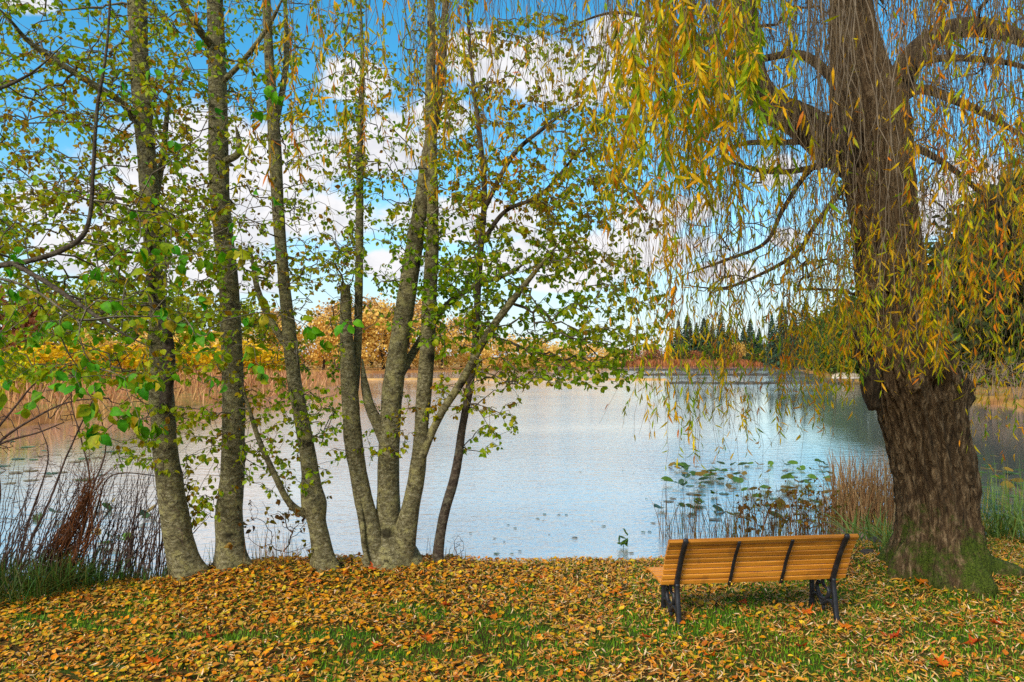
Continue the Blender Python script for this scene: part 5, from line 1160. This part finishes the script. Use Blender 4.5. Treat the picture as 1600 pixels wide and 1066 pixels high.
# ------------------------------------------------------------------ sky, sun, camera
def build_world():
    w = bpy.data.worlds.new('World'); sc.world = w; w.use_nodes = True; nt = w.node_tree; L = nt.links.new
    for n in list(nt.nodes): nt.nodes.remove(n)
    out = nt.nodes.new('ShaderNodeOutputWorld'); bg = node(nt, 'ShaderNodeBackground', Strength=.1); L(bg.outputs[0], out.inputs[0])
    sky = node(nt, 'ShaderNodeTexSky', sky_type='NISHITA'); sky.sun_disc = False; sky.sun_elevation = SUN_EL; sky.sun_rotation = SUN_AZ; sky.air_density = 1.0; sky.dust_density = .6; sky.ozone_density = 2.0
    hs = node(nt, 'ShaderNodeHueSaturation', Hue=.482, Saturation=1.4, Value=SKY_GAIN * 1.06); L(sky.outputs[0], hs.inputs['Color'])
    tc = node(nt, 'ShaderNodeTexCoord'); sx = node(nt, 'ShaderNodeSeparateXYZ'); L(tc.outputs['Generated'], sx.inputs[0])
    az = node(nt, 'ShaderNodeMath', operation='ARCTAN2'); L(sx.outputs[0], az.inputs[0]); L(sx.outputs[1], az.inputs[1])
    el = node(nt, 'ShaderNodeMath', operation='ARCSINE'); L(sx.outputs[2], el.inputs[0])
    cb = node(nt, 'ShaderNodeCombineXYZ'); L(az.outputs[0], cb.inputs[0]); L(el.outputs[0], cb.inputs[1])
    # fixed cumulus banks, last row added above the view: (pixel x, y, half width, half height)
    B = [(340, 310, 250, 70), (720, 345, 130, 34), (930, 395, 160, 36), (410, 245, 170, 62), (555, 130, 50, 32), (460, 330, 130, 46), (600, 412, 60, 22), (745, 85, 50, 34), (860, 115, 140, 46), (965, 70, 60, 40), (600, 225, 70, 45), (690, 180, 60, 30), (770, 412, 70, 18), (1010, 350, 55, 32), (1090, 325, 50, 22), (1210, 265, 38, 26), (1230, 370, 26, 14),
         (1130, 425, 60, 18), (880, 440, 60, 16), (1510, 290, 55, 65), (1440, 330, 80, 36), (30, -5, 60, 24), (190, 390, 120, 40), (60, 320, 40, 22), (330, 430, 130, 34), (-200, 300, 160, 90), (1800, 300, 160, 90),
         (700, -210, 560, 100), (300, -330, 420, 150), (1050, -420, 520, 170), (1700, -250, 300, 130), (-350, -150, 260, 110)]  # unseen clouds added overhead to whiten the water and light the ground
    acc = None
    for bx, by, rx, ry in B:
        c = math.atan2(bx - 800, F), math.atan2(HY - by, math.hypot(F, bx - 800)); k = F / math.hypot(F, bx - 800)
        s1 = node(nt, 'ShaderNodeVectorMath', operation='SUBTRACT'); L(cb.outputs[0], s1.inputs[0]); s1.inputs[1].default_value = (c[0], c[1], 0)
        s2 = node(nt, 'ShaderNodeVectorMath', operation='MULTIPLY'); L(s1.outputs[0], s2.inputs[0]); s2.inputs[1].default_value = (F / (rx * k * k) * .62, F / (ry * k) * .62, 0)
        ln = node(nt, 'ShaderNodeVectorMath', operation='LENGTH'); L(s2.outputs[0], ln.inputs[0])
        mr = node(nt, 'ShaderNodeMapRange', interpolation_type='SMOOTHSTEP'); L(ln.outputs['Value'], mr.inputs[0]); mr.inputs[1].default_value = 0; mr.inputs[2].default_value = 1.25; mr.inputs[3].default_value = 1; mr.inputs[4].default_value = 0
        if acc is None: acc = mr
        else:
            mx = node(nt, 'ShaderNodeMath', operation='MAXIMUM'); L(acc.outputs[0], mx.inputs[0]); L(mr.outputs[0], mx.inputs[1]); acc = mx
    mp = node(nt, 'ShaderNodeMapping'); mp.inputs['Scale'].default_value = (1, 1, 1.7); L(tc.outputs['Generated'], mp.inputs['Vector'])
    nz = node(nt, 'ShaderNodeTexNoise', Scale=9.0, Detail=9.0, Roughness=.62); nz.inputs['Distortion'].default_value = .25; L(mp.outputs[0], nz.inputs['Vector'])
    n2 = node(nt, 'ShaderNodeTexNoise', Scale=2.2, Detail=8.0, Roughness=.58); L(mp.outputs[0], n2.inputs['Vector'])
    # unseen loose cumulus behind the viewer, added for its light
    rear = node(nt, 'ShaderNodeMapRange'); L(sx.outputs[1], rear.inputs[0]); rear.inputs[1].default_value = .55; rear.inputs[2].default_value = .1; rear.inputs[3].default_value = 0; rear.inputs[4].default_value = 1
    r2 = node(nt, 'ShaderNodeMapRange'); L(n2.outputs['Fac'], r2.inputs[0]); r2.inputs[1].default_value = .42; r2.inputs[2].default_value = .62
    rm = node(nt, 'ShaderNodeMath', operation='MULTIPLY'); L(rear.outputs[0], rm.inputs[0]); L(r2.outputs[0], rm.inputs[1])
    mx = node(nt, 'ShaderNodeMath', operation='MAXIMUM'); L(acc.outputs[0], mx.inputs[0]); L(rm.outputs[0], mx.inputs[1])
    a1 = node(nt, 'ShaderNodeMath', operation='MULTIPLY_ADD'); L(nz.outputs['Fac'], a1.inputs[0]); a1.inputs[1].default_value = 1.5; a1.inputs[2].default_value = -.75
    a2 = node(nt, 'ShaderNodeMath', operation='ADD'); L(mx.outputs[0], a2.inputs[0]); L(a1.outputs[0], a2.inputs[1])
    mk = node(nt, 'ShaderNodeMapRange', interpolation_type='SMOOTHSTEP'); L(a2.outputs[0], mk.inputs[0]); mk.inputs[1].default_value = .31; mk.inputs[2].default_value = .68
    # cloud tone: slightly grey in the thick parts
    n3 = node(nt, 'ShaderNodeTexNoise', Scale=14.0, Detail=7.0, Roughness=.6); L(mp.outputs[0], n3.inputs['Vector'])
    ct = ramp(nt, [(.3, (CLOUD * .72, CLOUD * .75, CLOUD * .82, 1)), (.55, (CLOUD * .98, CLOUD * .97, CLOUD * .99, 1))], n3.outputs['Fac'])
    # pale veil low over the horizon
    veil = node(nt, 'ShaderNodeMapRange', interpolation_type='SMOOTHSTEP'); L(el.outputs[0], veil.inputs[0]); veil.inputs[1].default_value = .0; veil.inputs[2].default_value = .27; veil.inputs[3].default_value = .78; veil.inputs[4].default_value = 0
    vm = node(nt, 'ShaderNodeMix', data_type='RGBA'); L(veil.outputs[0], vm.inputs[0]); L(hs.outputs[0], vm.inputs[6]); vm.inputs[7].default_value = (CLOUD * .68, CLOUD * .83, CLOUD * .96, 1)
    fin = node(nt, 'ShaderNodeMix', data_type='RGBA'); L(mk.outputs[0], fin.inputs[0]); L(vm.outputs[2], fin.inputs[6]); L(ct.outputs[0], fin.inputs[7]); L(fin.outputs[2], bg.inputs['Color'])
SUN_EL, SUN_AZ = math.radians(38), math.radians(215)
SKY_GAIN, CLOUD = .70, 3.3
build_world()
ld = bpy.data.lights.new('sun', 'SUN'); ld.energy = 1.5; ld.angle = math.radians(22); ld.color = (1, .95, .86)
lo = bpy.data.objects.new('sun', ld); COL.objects.link(lo)
dirv = Vector((math.sin(SUN_AZ) * math.cos(SUN_EL), math.cos(SUN_AZ) * math.cos(SUN_EL), math.sin(SUN_EL)))
lo.rotation_euler = dirv.to_track_quat('Z', 'Y').to_euler(); lo.location = (-10, -10, 20)
cd = bpy.data.cameras.new('camera'); cam = bpy.data.objects.new('camera', cd); COL.objects.link(cam)
cam.location = (0, 0, ZC); cam.rotation_euler = (math.pi / 2, 0, 0)
cd.sensor_width = 36; cd.lens = 36 * F / 1600; cd.shift_y = (HY - 533) / 1600; cd.clip_end = 6000; cd.clip_start = .05
sc.camera = cam
sc.view_settings.view_transform = 'Standard'; sc.view_settings.look = 'None'; sc.view_settings.gamma = 1; sc.view_settings.exposure = 1.6
sc.render.engine = 'CYCLES'; sc.cycles.max_bounces = 8; sc.cycles.transparent_max_bounces = 8; sc.cycles.use_denoising = False; sc.cycles.sample_clamp_indirect = 4.0
